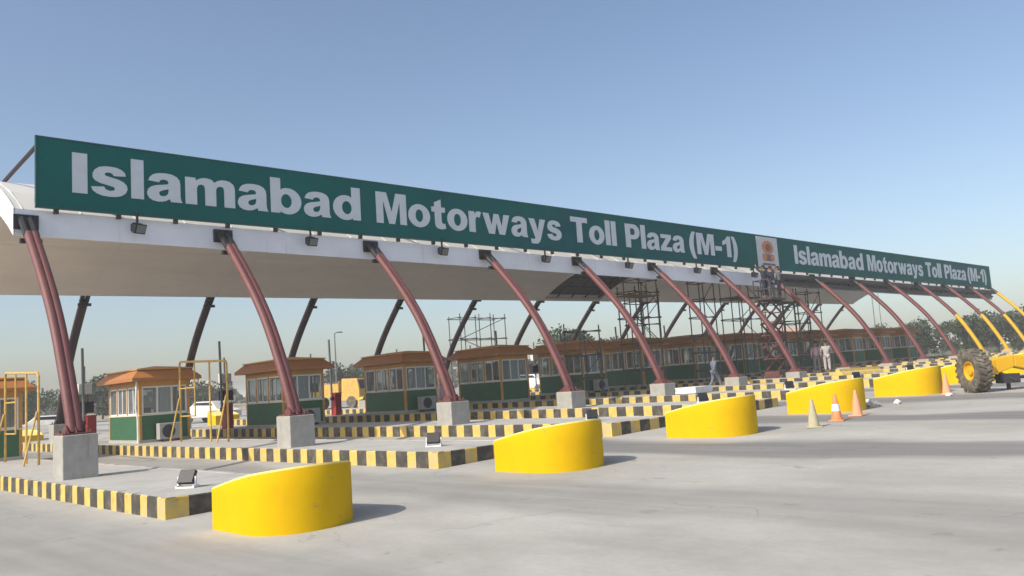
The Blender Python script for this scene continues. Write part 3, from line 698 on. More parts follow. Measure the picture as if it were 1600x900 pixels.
# ------------------------------------------------------------------ yellow tube frames
def make_frame():
    t = empty('tube_frame'); H = 2.68; L = 3.9
    m = MB(); r = .038
    HB = H+.20; m.tube([(0, 0, 0), (0, 0, H-.08), (0, .08, H), (0, L-.08, HB), (0, L, HB-.08), (0, L, 0)], r, 8)
    m.build('main_frame', 'frame', t, smooth=True)
    c = MB(); c.tube([(0, 1.35, 0), (0, 1.35, H+.06)], r*.9, 8); c.build('middle_post', 'frame', t)
    for y in (0, L):
        b = MB(); b.tube([(-.40, y, 0), (-.04, y, 1.55)], r*.8, 8); b.build('brace', 'frame', t)
    ra = MB(); ra.tube([(0, 2.6, .9), (0, L, .9)], r*.7, 6); ra.tube([(0, 2.6, 1.9), (0, L, 1.9)], r*.7, 6); ra.tube([(0, 2.6, .9), (0, 2.6, H+.13)], r*.7, 6); ra.build('side_rail', 'frame', t)
    return t
yf = make_frame()
o = place(yf, (1.0, 6.95, gz(.6)+IH)); tag(o, 'yellow steel tube frame on the nearest island, cut by the frame edge', 'steel frame', 'yellow tube frames on the islands')
o = place(yf, (6.45, 6.2, gz(6.1)+IH)); tag(o, 'yellow steel tube frame in front of the sunlit ochre booth', 'steel frame', 'yellow tube frames on the islands')

# ------------------------------------------------------------------ barrier gates (red cabinet, raised boom) and lane displays
def make_gate():
    t = empty('barrier_gate'); b = MB(); b.box(-.18, .18, -.22, .22, 0, 1.10); b.box(-.21, .21, -.25, .25, 1.103, 1.15); b.build('cabinet', 'red', t, bevel=.015)
    m = MB(); m.tube([(-.24, 0, .80), (-.26, .05, 3.9)], .055, 8); m.build('boom', 'pole', t)
    h = MB(); h.tube([(-.30, 0, .85), (-.18, 0, .85)], .10, 10); h.build('pivot', 'black', t)
    return t
bg_ = make_gate()
for i in range(0, 10):
    x = i*SP+(.1 if i else -.2); y = {0: 17.6, 1: 16.35, 2: 15.6, 3: 15.9, 4: 15.4}.get(i, 15.6)
    if i == 1: x = 5.25
    if i == 2: x = 10.75
    if i == 3: x = 17.4; y = 17.3
    o = place(bg_, (x, y, gz(i*SP+.6)+IH)); tag(o, f'red barrier cabinet with raised grey boom on the {ORD[i]} island', 'barrier gate', 'lane barriers with raised booms')
def make_disp():
    t = empty('lane_display'); p = MB(); p.tube([(0, 0, 0), (0, 0, 3.25)], .045, 8); p.build('post', 'pole', t)
    b = MB(); b.box(-.34, .34, -.12, .08, 1.25, 1.72); b.build('screen', 'screen', t, bevel=.01)
    c = MB(); c.box(-.27, .27, -.14, .10, 2.05, 2.50); c.build('signal_box', 'offw', t, bevel=.01)
    d = MB(); d.tube([(-.10, -.1, 1.72), (-.10, -.1, 2.05)], .03, 6); d.tube([(.10, -.1, 1.72), (.10, -.1, 2.05)], .03, 6); d.build('bracket', 'steel', t)
    return t
ld = make_disp()
for i in range(0, 8):
    o = place(ld, (i*SP+.15+(.25 if i == 2 else 0), 18.4 if i != 2 else 17.2, gz(i*SP+.6)+IH)); tag(o, f'lane display post with black screen and pale box on the {ORD[i]} island', 'lane display', 'lane displays behind the booths')

# ------------------------------------------------------------------ traffic cones
def make_cone(name, m, band):
    t = empty(name); b = MB(); b.box(-.20, .20, -.20, .20, 0, .035); b.build('base', m, t, bevel=.01)
    c = MB(); c.lathe([(.155, .035), (.15, .06), (.108, .34), (.062, .60), (.035, .74), (.0, .75)], 18); c.build('body', m, t, smooth=True)
    if band:
        d = MB(); d.lathe([(.124, .28), (.104, .40), (.093, .47)], 18); d.build('reflective_band', 'white', t, smooth=True)
    return t
for nm, m, bd, x, y, lab in (('traffic_cone', 'coneg', False, 12.0, -11.5, 'dusty grey tan traffic cone without bands, in front of the fourth yellow nose'),
                             ('traffic_cone', 'coneo', True, 13.39, -11.38, 'orange traffic cone with white band, between the grey cone and the pink cone'),
                             ('traffic_cone', 'conef', False, 14.62, -11.32, 'faded pinkish traffic cone beside the tall end of the fourth yellow nose'),
                             ('traffic_cone', 'conef', False, 21.0, -11.2, 'pale orange traffic cone between the fifth nose and the big tyre')):
    c = make_cone(nm, m, bd); c.location = (x, y, gz(x)); tag(c, lab, 'traffic cone', 'traffic cones'); c.rotation_euler[2] = random.uniform(0, 1)
    c.scale = (.84, .84, .86)

# ------------------------------------------------------------------ road grader (its front wheel and axle are in view)
gr = empty('road_grader', (21.72, -11.80, gz(21.7)), atan2(-.67, .74), 'yellow road machine with a big lugged front tyre, cut by the frame edge', 'road grader')
def wheel(x0, face):
    w = MB(); n = 30; R0 = .65; hw = .23
    prof = [(.30, -hw*.75), (.42, -hw), (.56, -hw*1.0), (.625, -hw*.85), (.64, -hw*.4), (.64, hw*.4), (.625, hw*.85), (.56, hw), (.42, hw), (.30, hw*.75)]
    V = []; F = []
    for r, a in prof:
        for k in range(n): V.append((x0+a, r*cos(2*pi*k/n), R0+r*sin(2*pi*k/n)))
    for i in range(len(prof)-1):
        for k in range(n): F.append((i*n+k, i*n+(k+1) % n, (i+1)*n+(k+1) % n, (i+1)*n+k))
    w.mesh(V, F)
    for k in range(22):
        for sgn in (-1, 1):
            a = 2*pi*(k+(.5 if sgn > 0 else 0))/22
            Rm = Matrix.Translation((x0, 0, R0)) @ Matrix.Rotation(a, 4, 'X')
            w.mesh([Rm @ Vector(p) for p in ((0, -.04, .63), (sgn*hw*.95, .04, .60), (sgn*hw*.95, .13, .60), (0, .05, .63), (0, -.035, .68), (sgn*hw*.95, .045, .655), (sgn*hw*.95, .12, .655), (0, .045, .68))],
                   [(0, 1, 5, 4), (1, 2, 6, 5), (2, 3, 7, 6), (3, 0, 4, 7), (4, 5, 6, 7), (3, 2, 1, 0)])
    wo = w.build('wheel', 'rubber', gr, smooth=True)
    h = MB(); V = []; F = []
    pr2 = [(.305, face*-.02), (.305, face*.16), (.27, face*.17), (.25, face*.09), (.13, face*.07), (.12, face*.14), (.0, face*.15)]
    for r, a in pr2:
        for k in range(20): V.append((x0+a, r*cos(2*pi*k/20), R0+r*sin(2*pi*k/20)))
    for i in range(len(pr2)-1):
        for k in range(20): F.append((i*20+k, i*20+(k+1) % 20, (i+1)*20+(k+1) % 20, (i+1)*20+k))
    h.mesh(V, F); h.build('rim', 'gyel', wo, smooth=True)
    return wo
wheel(0, -1); wheel(2.3, 1)
ax = MB()
def taper(mb, x0, x1, a, b):  # a, b = (ymin, ymax, zmin, zmax)
    V = [(x0, a[0], a[2]), (x0, a[1], a[2]), (x0, a[1], a[3]), (x0, a[0], a[3]), (x1, b[0], b[2]), (x1, b[1], b[2]), (x1, b[1], b[3]), (x1, b[0], b[3])]
    mb.mesh(V, [(0, 1, 2, 3), (7, 6, 5, 4), (0, 4, 5, 1), (1, 5, 6, 2), (2, 6, 7, 3), (3, 7, 4, 0)])
taper(ax, .26, .6, (-.16, .16, .42, .88), (-.18, .18, .52, .98)); taper(ax, .6, 1.15, (-.18, .18, .52, .98), (-.2, .2, .70, 1.06)); taper(ax, 1.15, 2.04, (-.2, .2, .70, 1.06), (-.16, .16, .45, .9))
ax.build('front_axle', 'gyel', gr, bevel=.03)
nf = MB(); taper(nf, 1.78, 2.02, (-.1, .1, .92, 1.25), (-.1, .1, .92, 1.25))
V = [(1.75, -3.6, 1.0), (2.05, -3.6, 1.0), (2.05, -.2, 1.02), (1.75, -.2, 1.02), (1.75, -3.6, 1.38), (2.05, -3.6, 1.38), (2.05, -.2, 1.30), (1.75, -.2, 1.30)]
nf.mesh(V, [(3, 2, 1, 0), (4, 5, 6, 7), (0, 1, 5, 4), (1, 2, 6, 5), (2, 3, 7, 6), (3, 0, 4, 7)]); nf.build('front_frame', 'gyel', gr, bevel=.03)
ul = MB(); ul.tube([(.45, .05, .40), (1.9, .05, .36)], .045, 8); ul.tube([(.7, -.1, .55), (1.1, -.25, .28)], .05, 8); ul.box(.75, 1.25, -.22, .22, .22, .50); ul.tube([(1.0, 0, .02), (1.0, 0, .3)], .06, 8); ul.box(.86, 1.14, -.14, .14, -.01, .03)
ul.build('steering_linkage', 'steel', gr)

# ------------------------------------------------------------------ scaffold towers
def scaffold(x0, x1, y0, y1, zt, nl, label, plank=None, cols=1, ext=.35):
    zb = gz((x0+x1)/2); t = empty('scaffold_tower', ((x0+x1)/2, (y0+y1)/2, zb), 0, label, 'scaffold', 'scaffold towers under the canopy')
    ox, oy = (x0+x1)/2, (y0+y1)/2; H = zt-zb; rr = random.Random(int(x0*10)); r = .035
    X = [x0-ox+(x1-x0)*k/cols for k in range(cols+1)]; Y = [y0-oy, y1-oy]
    for x in X:
        for y in Y: m = MB(); m.tube([(x, y, 0), (x, y, H+rr.uniform(.0, ext))], r, 6); m.build('standard', 'scaf', t)
    for k in range(1, nl+1):
        z = H*k/nl-.12
        for y in Y: l = MB(); l.tube([(X[0]-.15, y, z), (X[-1]+.15, y, z+rr.uniform(-.03, .03))], r*.9, 6); l.build('ledger', 'scaf', t)
        for x in X: l = MB(); l.tube([(x, Y[0]-.1, z+.05), (x, Y[1]+.1, z+.05)], r*.9, 6); l.build('transom', 'scaf', t)
        if k < nl:
            a, b = (X[0], X[-1]) if k % 2 else (X[-1], X[0]); d = MB(); d.tube([(a, Y[0], z), (b, Y[0], z+H/nl)], r*.75, 6); d.build('brace', 'scaf', t)
    if plank is not None:
        p = MB()
        for k in range(4): p.box(X[0]-.2, X[-1]+.2, Y[0]+(Y[1]-Y[0])*k/4+.02, Y[0]+(Y[1]-Y[0])*(k+1)/4-.02, plank-zb, plank-zb+.045)
        p.build('plank', 'wood', t)
    return t
scaffold(31.0, 35.2, 23.2, 24.4, 6.55, 4, 'wide scaffold tower with four lifts standing behind the fifth booth roof', cols=3)
scaffold(29.7, 31.7, 7.0, 8.2, 6.3, 4, 'scaffold tower with a dark plank top under the open dark roof bay', plank=6.0, cols=2)
scaffold(35.5, 37.3, 11.2, 12.4, 7.7, 5, 'tall narrow scaffold tower just past the open dark roof bay', cols=1)
scaffold(40.9, 43.4, 7.6, 8.9, 7.6, 5, 'tall scaffold tower right behind the workers under the emblem', plank=6.2, cols=2)
scaffold(46.3, 48.4, 7.6, 8.9, 7.3, 5, 'scaffold tower beyond the emblem with a high plank', plank=6.0, cols=1)
scaffold(51.8, 53.6, 8.5, 9.6, 7.0, 4, 'farthest thin scaffold tower near the end of the beige ceiling', cols=1)

scaffold(34.9, 36.0, 6.2, 7.2, 6.9, 6, 'slim scaffold tower in front of the booths, between the fifth and sixth columns', cols=1)
scaffold(44.6, 46.0, 5.6, 6.6, 5.6, 4, 'slim low scaffold tower in front of the booths, between the seventh and eighth columns', cols=1)
scaffold(25.0, 26.5, 7.0, 8.0, 4.2, 3, 'low scaffold frame standing in the lane between the fourth and fifth maroon columns', cols=1)
# ------------------------------------------------------------------ scissor lift
LX, LY = 35.9, 2.6
def make_lift():
    zb = gz(LX); t = empty('scissor_lift', (LX, LY, zb), .1, 'tall dark red scissor lift carrying workers up to the sign emblem', 'scissor lift')
    c = MB(); c.box(-.75, .75, -.42, .42, .22, .62); c.build('chassis', 'rust', t, bevel=.03)
    for sx in (-.55, .55):
        for sy in (-.44, .44):
            w = MB(); w.lathe([(.10, -.06), (.22, -.06), (.22, .06), (.10, .06)], 16, c=(sx, sy, .22), axis='Y'); w.build('wheel', 'rubber', t)
    s = MB(); n = 6; z0, z1 = .66, 4.45; h = (z1-z0)/n
    for k in range(n):
        a, b = z0+h*k, z0+h*(k+1)
        for y in (-.32, .32):
            s.tube([(-.65, y, a), (.65, y, b)], .055, 6); s.tube([(.65, y+.07, a), (-.65, y+.07, b)], .055, 6)
        for x in (-.65, .65): s.tube([(x, -.36, b), (x, .42, b)], .03, 6)
    s.build('scissor_arm', 'rust', t)
    p = MB(); p.box(-.95, .95, -.5, .5, 4.47, 4.58); p.build('platform', 'steel', t)
    g_ = MB()
    for z in (5.05, 5.55):
        g_.tube([(-.93, -.48, z), (.93, -.48, z), (.93, .48, z), (-.93, .48, z), (-.93, -.48, z)], .03, 6)
    for x in (-.93, 0, .93):
        for y in (-.48, .48): g_.tube([(x, y, 4.58), (x, y, 5.55)], .03, 6)
    g_.build('guard_rail', 'steel', t)
    return t
make_lift()
# ------------------------------------------------------------------ people
def skin_obj(name, verts, edges, radii, m, parent, root=0, lv=1):
    me = bpy.data.meshes.new(name); me.from_pydata(verts, edges, []); me.update()
    o = bpy.data.objects.new(name, me); COL.objects.link(o)
    sk = o.modifiers.new('skin', 'SKIN'); sk.use_smooth_shade = True
    if not me.skin_vertices: 
        bm = bmesh.new(); bm.from_mesh(me); bm.verts.layers.skin.verify(); bm.to_mesh(me); bm.free()
    for k, s in enumerate(me.skin_vertices[0].data):
        s.radius = radii[k] if isinstance(radii[k], tuple) else (radii[k], radii[k]); s.use_root = (k == root)
    o.modifiers.new('sub', 'SUBSURF').levels = lv; o.modifiers['sub'].render_levels = lv
    bpy.context.view_layer.update()
    me2 = bpy.data.meshes.new_from_object(o.evaluated_get(bpy.context.evaluated_depsgraph_get()))
    o.modifiers.clear(); o.data = me2; me2.name = name; bpy.data.meshes.remove(me)
    me2.materials.clear(); me2.materials.append(M[m]); me2.polygons.foreach_set('use_smooth', [True]*len(me2.polygons))
    o.parent = parent; return o
def person(loc, rz, pose, shirt, trousers, label, headgear=None, group=None, s=1.0):
    t = empty('person', loc, rz, label, 'person', group); t.scale = (s,)*3
    # faces -Y; joints in metres
    J = dict(pel=(0, 0, .95), chest=(0, 0, 1.30), neck=(0, .01, 1.50), chin=(0, -.02, 1.58), head=(0, -.01, 1.68), crown=(0, 0, 1.76))
    for sd_, n in ((-1, 'L'), (1, 'R')):
        J['hip'+n] = (sd_*.10, 0, .92); J['knee'+n] = (sd_*.11, -.01, .50); J['ank'+n] = (sd_*.11, .02, .09); J['toe'+n] = (sd_*.12, -.14, .04)
        J['sh'+n] = (sd_*.19, 0, 1.42); J['el'+n] = (sd_*.25, .02, 1.13); J['wr'+n] = (sd_*.25, -.05, .88); J['ha'+n] = (sd_*.245, -.08, .78)
    if pose == 'walk':
        J['kneeL'] = (-.11, -.20, .53); J['ankL'] = (-.11, -.28, .12); J['toeL'] = (-.12, -.45, .09); J['kneeR'] = (.11, .06, .50); J['ankR'] = (.11, .32, .13); J['toeR'] = (.12, .18, .04)
        J['elL'] = (-.25, .14, 1.16); J['wrL'] = (-.24, .12, .92); J['haL'] = (-.24, .10, .82); J['elR'] = (.25, -.10, 1.15); J['wrR'] = (.24, -.26, .95); J['haR'] = (.24, -.33, .88)
    if pose == 'reach':
        for sd_, n in ((-1, 'L'), (1, 'R')):
            J['el'+n] = (sd_*.28, -.18, 1.55); J['wr'+n] = (sd_*.22, -.30, 1.78); J['ha'+n] = (sd_*.2, -.34, 1.87)
        J['head'] = (0, -.02, 1.68); J['chin'] = (0, -.06, 1.60)
    if pose == 'bend':
        for k, (dy, dz) in dict(chest=(-.16, -.06), neck=(-.30, -.14), chin=(-.37, -.15), head=(-.38, -.15), crown=(-.40, -.13), shL=(-.24, -.11), shR=(-.24, -.11), elL=(-.42, -.12), elR=(-.42, -.12), wrL=(-.55, -.02), wrR=(-.55, -.02), haL=(-.60, .02), haR=(-.60, .02)).items():
            a = J[k]; J[k] = (a[0], a[1]+dy, a[2]+dz)
    if pose == 'arms':
        J['elL'] = (-.27, -.12, 1.17); J['wrL'] = (-.16, -.33, 1.15); J['haL'] = (-.10, -.40, 1.17); J['elR'] = (.27, -.12, 1.17); J['wrR'] = (.16, -.33, 1.12); J['haR'] = (.1, -.40, 1.13)
    def mk(chain):
        names = []; E = []
        for c in chain:
            for a in c:
                if a not in names: names.append(a)
            E += [(names.index(a), names.index(b)) for a, b in zip(c, c[1:])]
        return names, list(dict.fromkeys(E))
    R = dict(pel=(.13, .10), chest=(.14, .10), neck=.055, chin=.075, head=.098, crown=.06)
    for n in 'LR': R.update({'hip'+n: .085, 'knee'+n: .06, 'ank'+n: .042, 'toe'+n: .04, 'sh'+n: .062, 'el'+n: .045, 'wr'+n: .032, 'ha'+n: .038})
    ch = [['pel', 'chest', 'neck', 'chin', 'head', 'crown']]+[['chest', 'sh'+n, 'el'+n, 'wr'+n, 'ha'+n] for n in 'LR']+[['pel', 'hip'+n, 'knee'+n, 'ank'+n, 'toe'+n] for n in 'LR']
    nm, E = mk(ch); skin_obj('body', [J[k] for k in nm], E, [R[k] for k in nm], 'skin', t, 0)
    # five short fingers per hand are fused into the relaxed hand at this size; nose and ears on the face
    nm, E = mk([['pel', 'chest', 'collar']]+[['chest', 'sh'+n, 'el'+n, 'cuff'+n] for n in 'LR']+[['pel', 'hem']])
    J['collar'] = tuple(.5*(a+b) for a, b in zip(J['chest'], J['neck'])); J['hem'] = (J['pel'][0], J['pel'][1], J['pel'][2]-.16)
    for n in 'LR': J['cuff'+n] = tuple(.15*a+.85*b for a, b in zip(J['el'+n], J['wr'+n]))
    RS = dict(pel=(.165, .13), chest=(.17, .13), collar=(.11, .09), hem=(.19, .15))
    for n in 'LR': RS.update({'sh'+n: .082, 'el'+n: .066, 'cuff'+n: .056})
    skin_obj('shirt', [J[k] for k in nm], E, [RS[k] for k in nm], shirt, t, 0)
    J['waist'] = (J['pel'][0], J['pel'][1], J['pel'][2]+.04)
    for n in 'LR': J['shin'+n] = tuple(.1*a+.9*b for a, b in zip(J['knee'+n], J['ank'+n]))
    nm, E = mk([['waist', 'hip'+n, 'knee'+n, 'shin'+n] for n in 'LR'])
    RT = dict(waist=(.15, .115))
    for n in 'LR': RT.update({'hip'+n: .11, 'knee'+n: .085, 'shin'+n: .07})
    skin_obj('trousers', [J[k] for k in nm], E, [RT[k] for k in nm], trousers, t, 0)
    h = Vector(J['head']); hb = MB()
    V = []; n_ = 14
    prof = [(.102, -.01), (.115, .03), (.108, .07), (.075, .115), (.0, .135)]
    for r, z in prof:
        for k in range(n_): V.append((h.x+r*.88*cos(2*pi*k/n_), h.y+.018+r*sin(2*pi*k/n_), h.z+z))
    F = [(i*n_+k, i*n_+(k+1) % n_, (i+1)*n_+(k+1) % n_, (i+1)*n_+k) for i in range(4) for k in range(n_)]
    hb.mesh(V, F); hb.build('helmet' if headgear == 'helm' else ('cap' if headgear else 'hair'), headgear or 'hair', t, smooth=True)
    fc = MB(); fc.lathe([(.0, -.02), (.016, -.012), (.012, .02), (.0, .03)], 8, c=(h.x, h.y-.10, h.z-.015)); 
    for sx in (-.092, .092): fc.lathe([(.0, -.03), (.02, -.015), (.02, .02), (.0, .03)], 8, c=(h.x+sx, h.y+.01, h.z-.01))
    fc.build('face_feature', 'skin', t, smooth=True)
    return t
person((30.4, 3.0, gz(30.4)), radians(65), 'walk', 'cl_blue', 'cl_blue', 'man in blue grey clothes walking in the lane between the fifth and sixth plinths')
person((38.95, 1.25, gz(38.5+.6)+IH), radians(120), 'arms', 'cl_white', 'cl_white', 'person in white clothes standing beside the eighth plinth, nearer the camera', None)
person((39.45, 2.1, gz(38.5+.6)+IH), radians(-60), 'stand', 'cl_pink', 'cl_grey', 'person in a pale pink shirt and grey trousers behind the man in white', None)
person((15.33, 6.0, gz(15.33)), radians(30), 'stand', 'cl_pink', 'cl_white', 'person with a pale cap beside the third maroon column', 'cl_white')
lz = gz(LX)+4.58
person((LX-.72, LY-.15, lz), radians(180), 'reach', 'cl_dark', 'cl_dark', 'worker in dark clothes reaching up on the lift, on its near end', None, s=1.0)
person((LX+.1, LY-.1, lz), radians(150), 'reach', 'cl_dark', 'cl_grey', 'worker in a dark shirt and grey trousers in the middle of the lift', None)
person((LX+.68, LY-.22, lz), radians(200), 'reach', 'cl_grey', 'cl_dark', 'worker in a grey shirt and dark trousers at the far end of the lift', None)

# ------------------------------------------------------------------ loose site things
def sheets(x, y, label):
    t = MB(); zb = gz(x)
    for k in range(5):
        a = random.uniform(-.04, .04); t.box(-.78+a, .78+a, -.45, .45, .05*k+.004, .05*k+.045)
    o = t.build('board_stack', 'white'); o.location = (x, y, zb+IH); o.rotation_euler = (0, 0, .15); return tag(o, label, 'board stack')
sheets(23.08, -.75, 'stack of white boards lying on the fifth island beside its plinth')
bq = MB(); bq.prism([(-.3, 0), (.3, 0), (.24, .10), (.12, .18), (.10, .30), (-.10, .30), (-.12, .18), (-.24, .10)], -1.6, 1.6)
o = bq.build('road_barrier', 'ky'); o.rotation_euler = (pi/2, 0, pi/2-.18); o.location = (34.2, -2.6, gz(33.6)+IH); tag(o, 'low yellow concrete road barrier lying across the seventh island', 'road barrier')
def sack(x, y, s, label):
    bm = bmesh.new(); bmesh.ops.create_icosphere(bm, subdivisions=4, radius=1)
    rr = random.Random(int(x*100)); off = Vector((rr.uniform(0, 50), rr.uniform(0, 50), 0))
    for v in bm.verts:
        q = v.co.copy(); n1 = mnoise.noise(q*1.6+off); n2 = mnoise.noise(q*4.5+off)
        q *= 1+.45*n1+.22*n2
        v.co = Vector((q.x*.30, q.y*.22, max(q.z*.13, -.085)+.085))
    me = bpy.data.meshes.new('sack'); bm.to_mesh(me); bm.free(); me.materials.append(M['white'])
    o = bpy.data.objects.new('cement_sack', me); COL.objects.link(o); o.location = (x, y, gz(x)); o.scale = (s, s, s*1.3); o.rotation_euler = (0, 0, rr.uniform(0, 3)); me.polygons.foreach_set('use_smooth', [True]*len(me.polygons))
    return tag(o, label, 'sack', 'white sacks on the road')
sack(17.35, -10.55, .62, 'white sack lying right behind the pink cone')
sack(17.9, -10.1, .55, 'white sack between the fourth and fifth yellow noses')
sack(18.1, -10.9, .42, 'small crumpled white sack in front of the gap between the fourth and fifth noses')
sack(20.6, -11.4, .35, 'small white sack beside the big tyre and the pale orange cone')

# ------------------------------------------------------------------ vehicles behind the booths
def truck(x, y, rz, label):
    t = empty('parked_truck', (x, y, gz(x)), rz, label, 'truck')
    c = MB(); V = [(-.95, -.95, .55), (.95, -.95, .55), (.95, .75, .55), (-.95, .75, .55), (-.9, -.75, 2.2), (.9, -.75, 2.2), (.9, .7, 2.25), (-.9, .7, 2.25), (-.95, -.98, 1.35), (.95, -.98, 1.35)]
    c.mesh(V, [(0, 1, 9, 8), (8, 9, 5, 4), (1, 2, 6, 5, 9), (3, 0, 8, 4, 7), (2, 3, 7, 6), (4, 5, 6, 7), (3, 2, 1, 0)]); c.build('cab', 'frame', t, bevel=.05)
    w = MB(); w.mesh([(-.8, -.965, 1.42), (.8, -.965, 1.42), (.76, -.80, 2.08), (-.76, -.80, 2.08)], [(0, 1, 2, 3)]); w.build('windscreen', 'screen', t)
    b = MB(); b.box(-1.05, 1.05, .9, 5.2, .9, 1.05); b.box(-1.05, -1.0, .9, 5.2, 1.05, 1.9); b.box(1.0, 1.05, .9, 5.2, 1.05, 1.9); b.box(-1.0, 1.0, .9, .95, 1.05, 2.1); b.box(-1.0, 1.0, 5.15, 5.2, 1.05, 1.9); b.build('cargo_bed', 'frame', t)
    for sx in (-.85, .85):
        for sy in (-.2, 3.9):
            q = MB(); q.tube([(sx-.14, sy, .45), (sx+.14, sy, .45)], .45, 18); q.build('wheel', 'rubber', t)
    return t
truck(29.9, 34.7, radians(20), 'yellow truck parked on the far side, seen between the third and fourth booths')
def car(x, y, rz, m, label):
    t = empty('parked_car', (x, y, gz(x)), rz, label, 'car', 'cars beyond the toll lanes')
    P = [(-2.1, .35), (-2.1, .75), (-1.5, .90), (-.9, 1.42), (.75, 1.45), (1.35, .98), (2.05, .88), (2.15, .35)]
    c = MB(); n_ = len(P); V = [(-.82*(.86 if z > 1.2 else 1), y_, z) for y_, z in P]+[(.82*(.86 if z > 1.2 else 1), y_, z) for y_, z in P]
    c.mesh(V, [tuple(range(n_)), tuple(range(2*n_-1, n_-1, -1))]+[(k, (k+1) % n_, n_+(k+1) % n_, n_+k) for k in range(n_)]); c.build('body', m, t, bevel=.06)
    w = MB()
    for sx in (-1, 1): w.mesh([(sx*.80, -1.35, .96), (sx*.80, 1.2, 1.0), (sx*.735, .68, 1.38), (sx*.735, -.82, 1.36)], [(0, 1, 2, 3)])
    w.build('window', 'screen', t)
    for sx in (-.74, .74):
        for sy in (-1.3, 1.35):
            q = MB(); q.tube([(sx-.1, sy, .32), (sx+.1, sy, .32)], .32, 16); q.build('wheel', 'rubber', t)
    return t
car(18.9, 35.9, .3, 'offw', 'white car beyond the lanes, seen through the yellow frame before the sunlit booth')
car(9.5, 38, 1.2, 'offw', 'dusty white car beyond the lanes behind the nearest maroon column')
car(41.6, 27.6, .2, 'white', 'white car beyond the lanes, between the fifth and sixth booths')

# ------------------------------------------------------------------ trees and distance
def tree_mesh(seed, h, wd, leafm, nleaf=1500, trunk=.2):
    rr = random.Random(seed); t = empty('tree'); b = MB()
    th = h*trunk; b.tube([(0, 0, -.4), (.05, 0, th*.5), (0, .05, th)], [.22, .17, .14], 8)
    cl = []
    for k in range(11):
        a = rr.uniform(0, 2*pi); d = rr.uniform(.15, 1)*wd*.62; z = rr.uniform(trunk+.02, .9)*h
        d *= (1.0-.6*max(0, (z/h-.6)/.4)); p = Vector((d*cos(a), d*sin(a), z)); cl.append((p, rr.uniform(.16, .3)*wd))
        b.tube([(0, 0, th*rr.uniform(.7, 1)), (p*.5+Vector((0, 0, th*.4))), p], [.09, .06, .02], 5)
    b.build('trunk', 'bark', t)
    c = MB()
    for k in range(nleaf):
        p, r = rr.choice(cl); v = Vector((rr.gauss(0, 1), rr.gauss(0, 1), rr.gauss(0, .75))).normalized()*r*rr.uniform(.35, 1.0)**.6
        o = p+v; s = rr.uniform(.10, .30); u = Vector((rr.gauss(0, 1), rr.gauss(0, 1), rr.gauss(0, 1))).normalized(); w = u.orthogonal().normalized()
        x = u.cross(w)
        c.face([o+w*s, o+x*s*.7, o-w*s, o-x*s*.7])
    c.build('crown', leafm, t); return t
tp = [tree_mesh(1, 7.0, 5.6, 'leaf', 2800), tree_mesh(2, 6.5, 6.5, 'leafd', 3000), tree_mesh(3, 5.0, 4.2, 'leafg', 1500), tree_mesh(4, 4.2, 5.2, 'leaf', 1800, .15), tree_mesh(5, 6.0, 7.5, 'leafd', 3600, .12)]
def px_dir(x, y=600):
    d = f_+r_*((x-800)/FPX)-u_*((y-450)/FPX); return Vector((d.x, d.y)).normalized()
def at(x, D): d = px_dir(x)*D; return CAM.x+d.x, CAM.y+d.y
TREES = [(28, 118, 1, 0.85, 'bushy dark green tree seen through the near yellow frame'), (8, 130, 3, 0.85, 'low green tree at the extreme near end of the skyline'),
         (52, 126, 3, 0.90, 'low green tree just inside the near yellow frame post'), (132, 104, 1, 0.80, 'dark green tree behind the first lane display'),
         (160, 120, 0, 0.75, 'dusty tree right behind the sunlit ochre booth'), (312, 130, 3, 0.90, 'low bush tree seen through the second yellow frame'),
         (345, 150, 2, 0.90, 'small grey green tree between the second and third booths'), (540, 118, 1, 0.78, 'dark rounded tree between the third and fourth booths'),
         (562, 132, 0, 0.72, 'dusty tree just beside the dark rounded one between the booths'), (828, 120, 2, 0.79, 'small grey green tree between the fifth and sixth booths'),
         (895, 96, 4, 0.99, 'big spreading tree rising above the sixth booth roof'), (930, 108, 1, 1.06, 'dark tree joined to the big spreading tree over the booths'), (965, 118, 0, 0.79, 'dusty tree behind the scaffold with plank top'),
         (1250, 128, 0, 0.53, 'dusty tree beyond the scaffolds, left of the ceiling end'), (1300, 135, 2, 0.79, 'grey green tree behind the ninth front column'),
         (1376, 122, 0, 0.63, 'dusty tree behind the tenth front column'), (1412, 128, 1, 0.81, 'dark tree filling the gap past the tenth front column'), (1440, 118, 4, 0.75, 'rounded dark tree beside the eleventh front column'),
         (1498, 120, 0, 0.63, 'dusty tree behind the first yellow painted column'), (1530, 112, 4, 0.76, 'tall dark tree between the yellow painted columns'), (1568, 118, 1, 0.76, 'dark bushy tree behind the last yellow columns'), (1600, 112, 4, 0.77, 'dark tree cut by the frame edge above the road machine')]
for px, D, k, s, lab in TREES:
    x, y = at(px, D); o = place(tp[k], (x, y, gz(x)), random.uniform(0, 6)); o.scale = (s, s, s); tag(o, lab, 'tree', 'trees beyond the plaza')
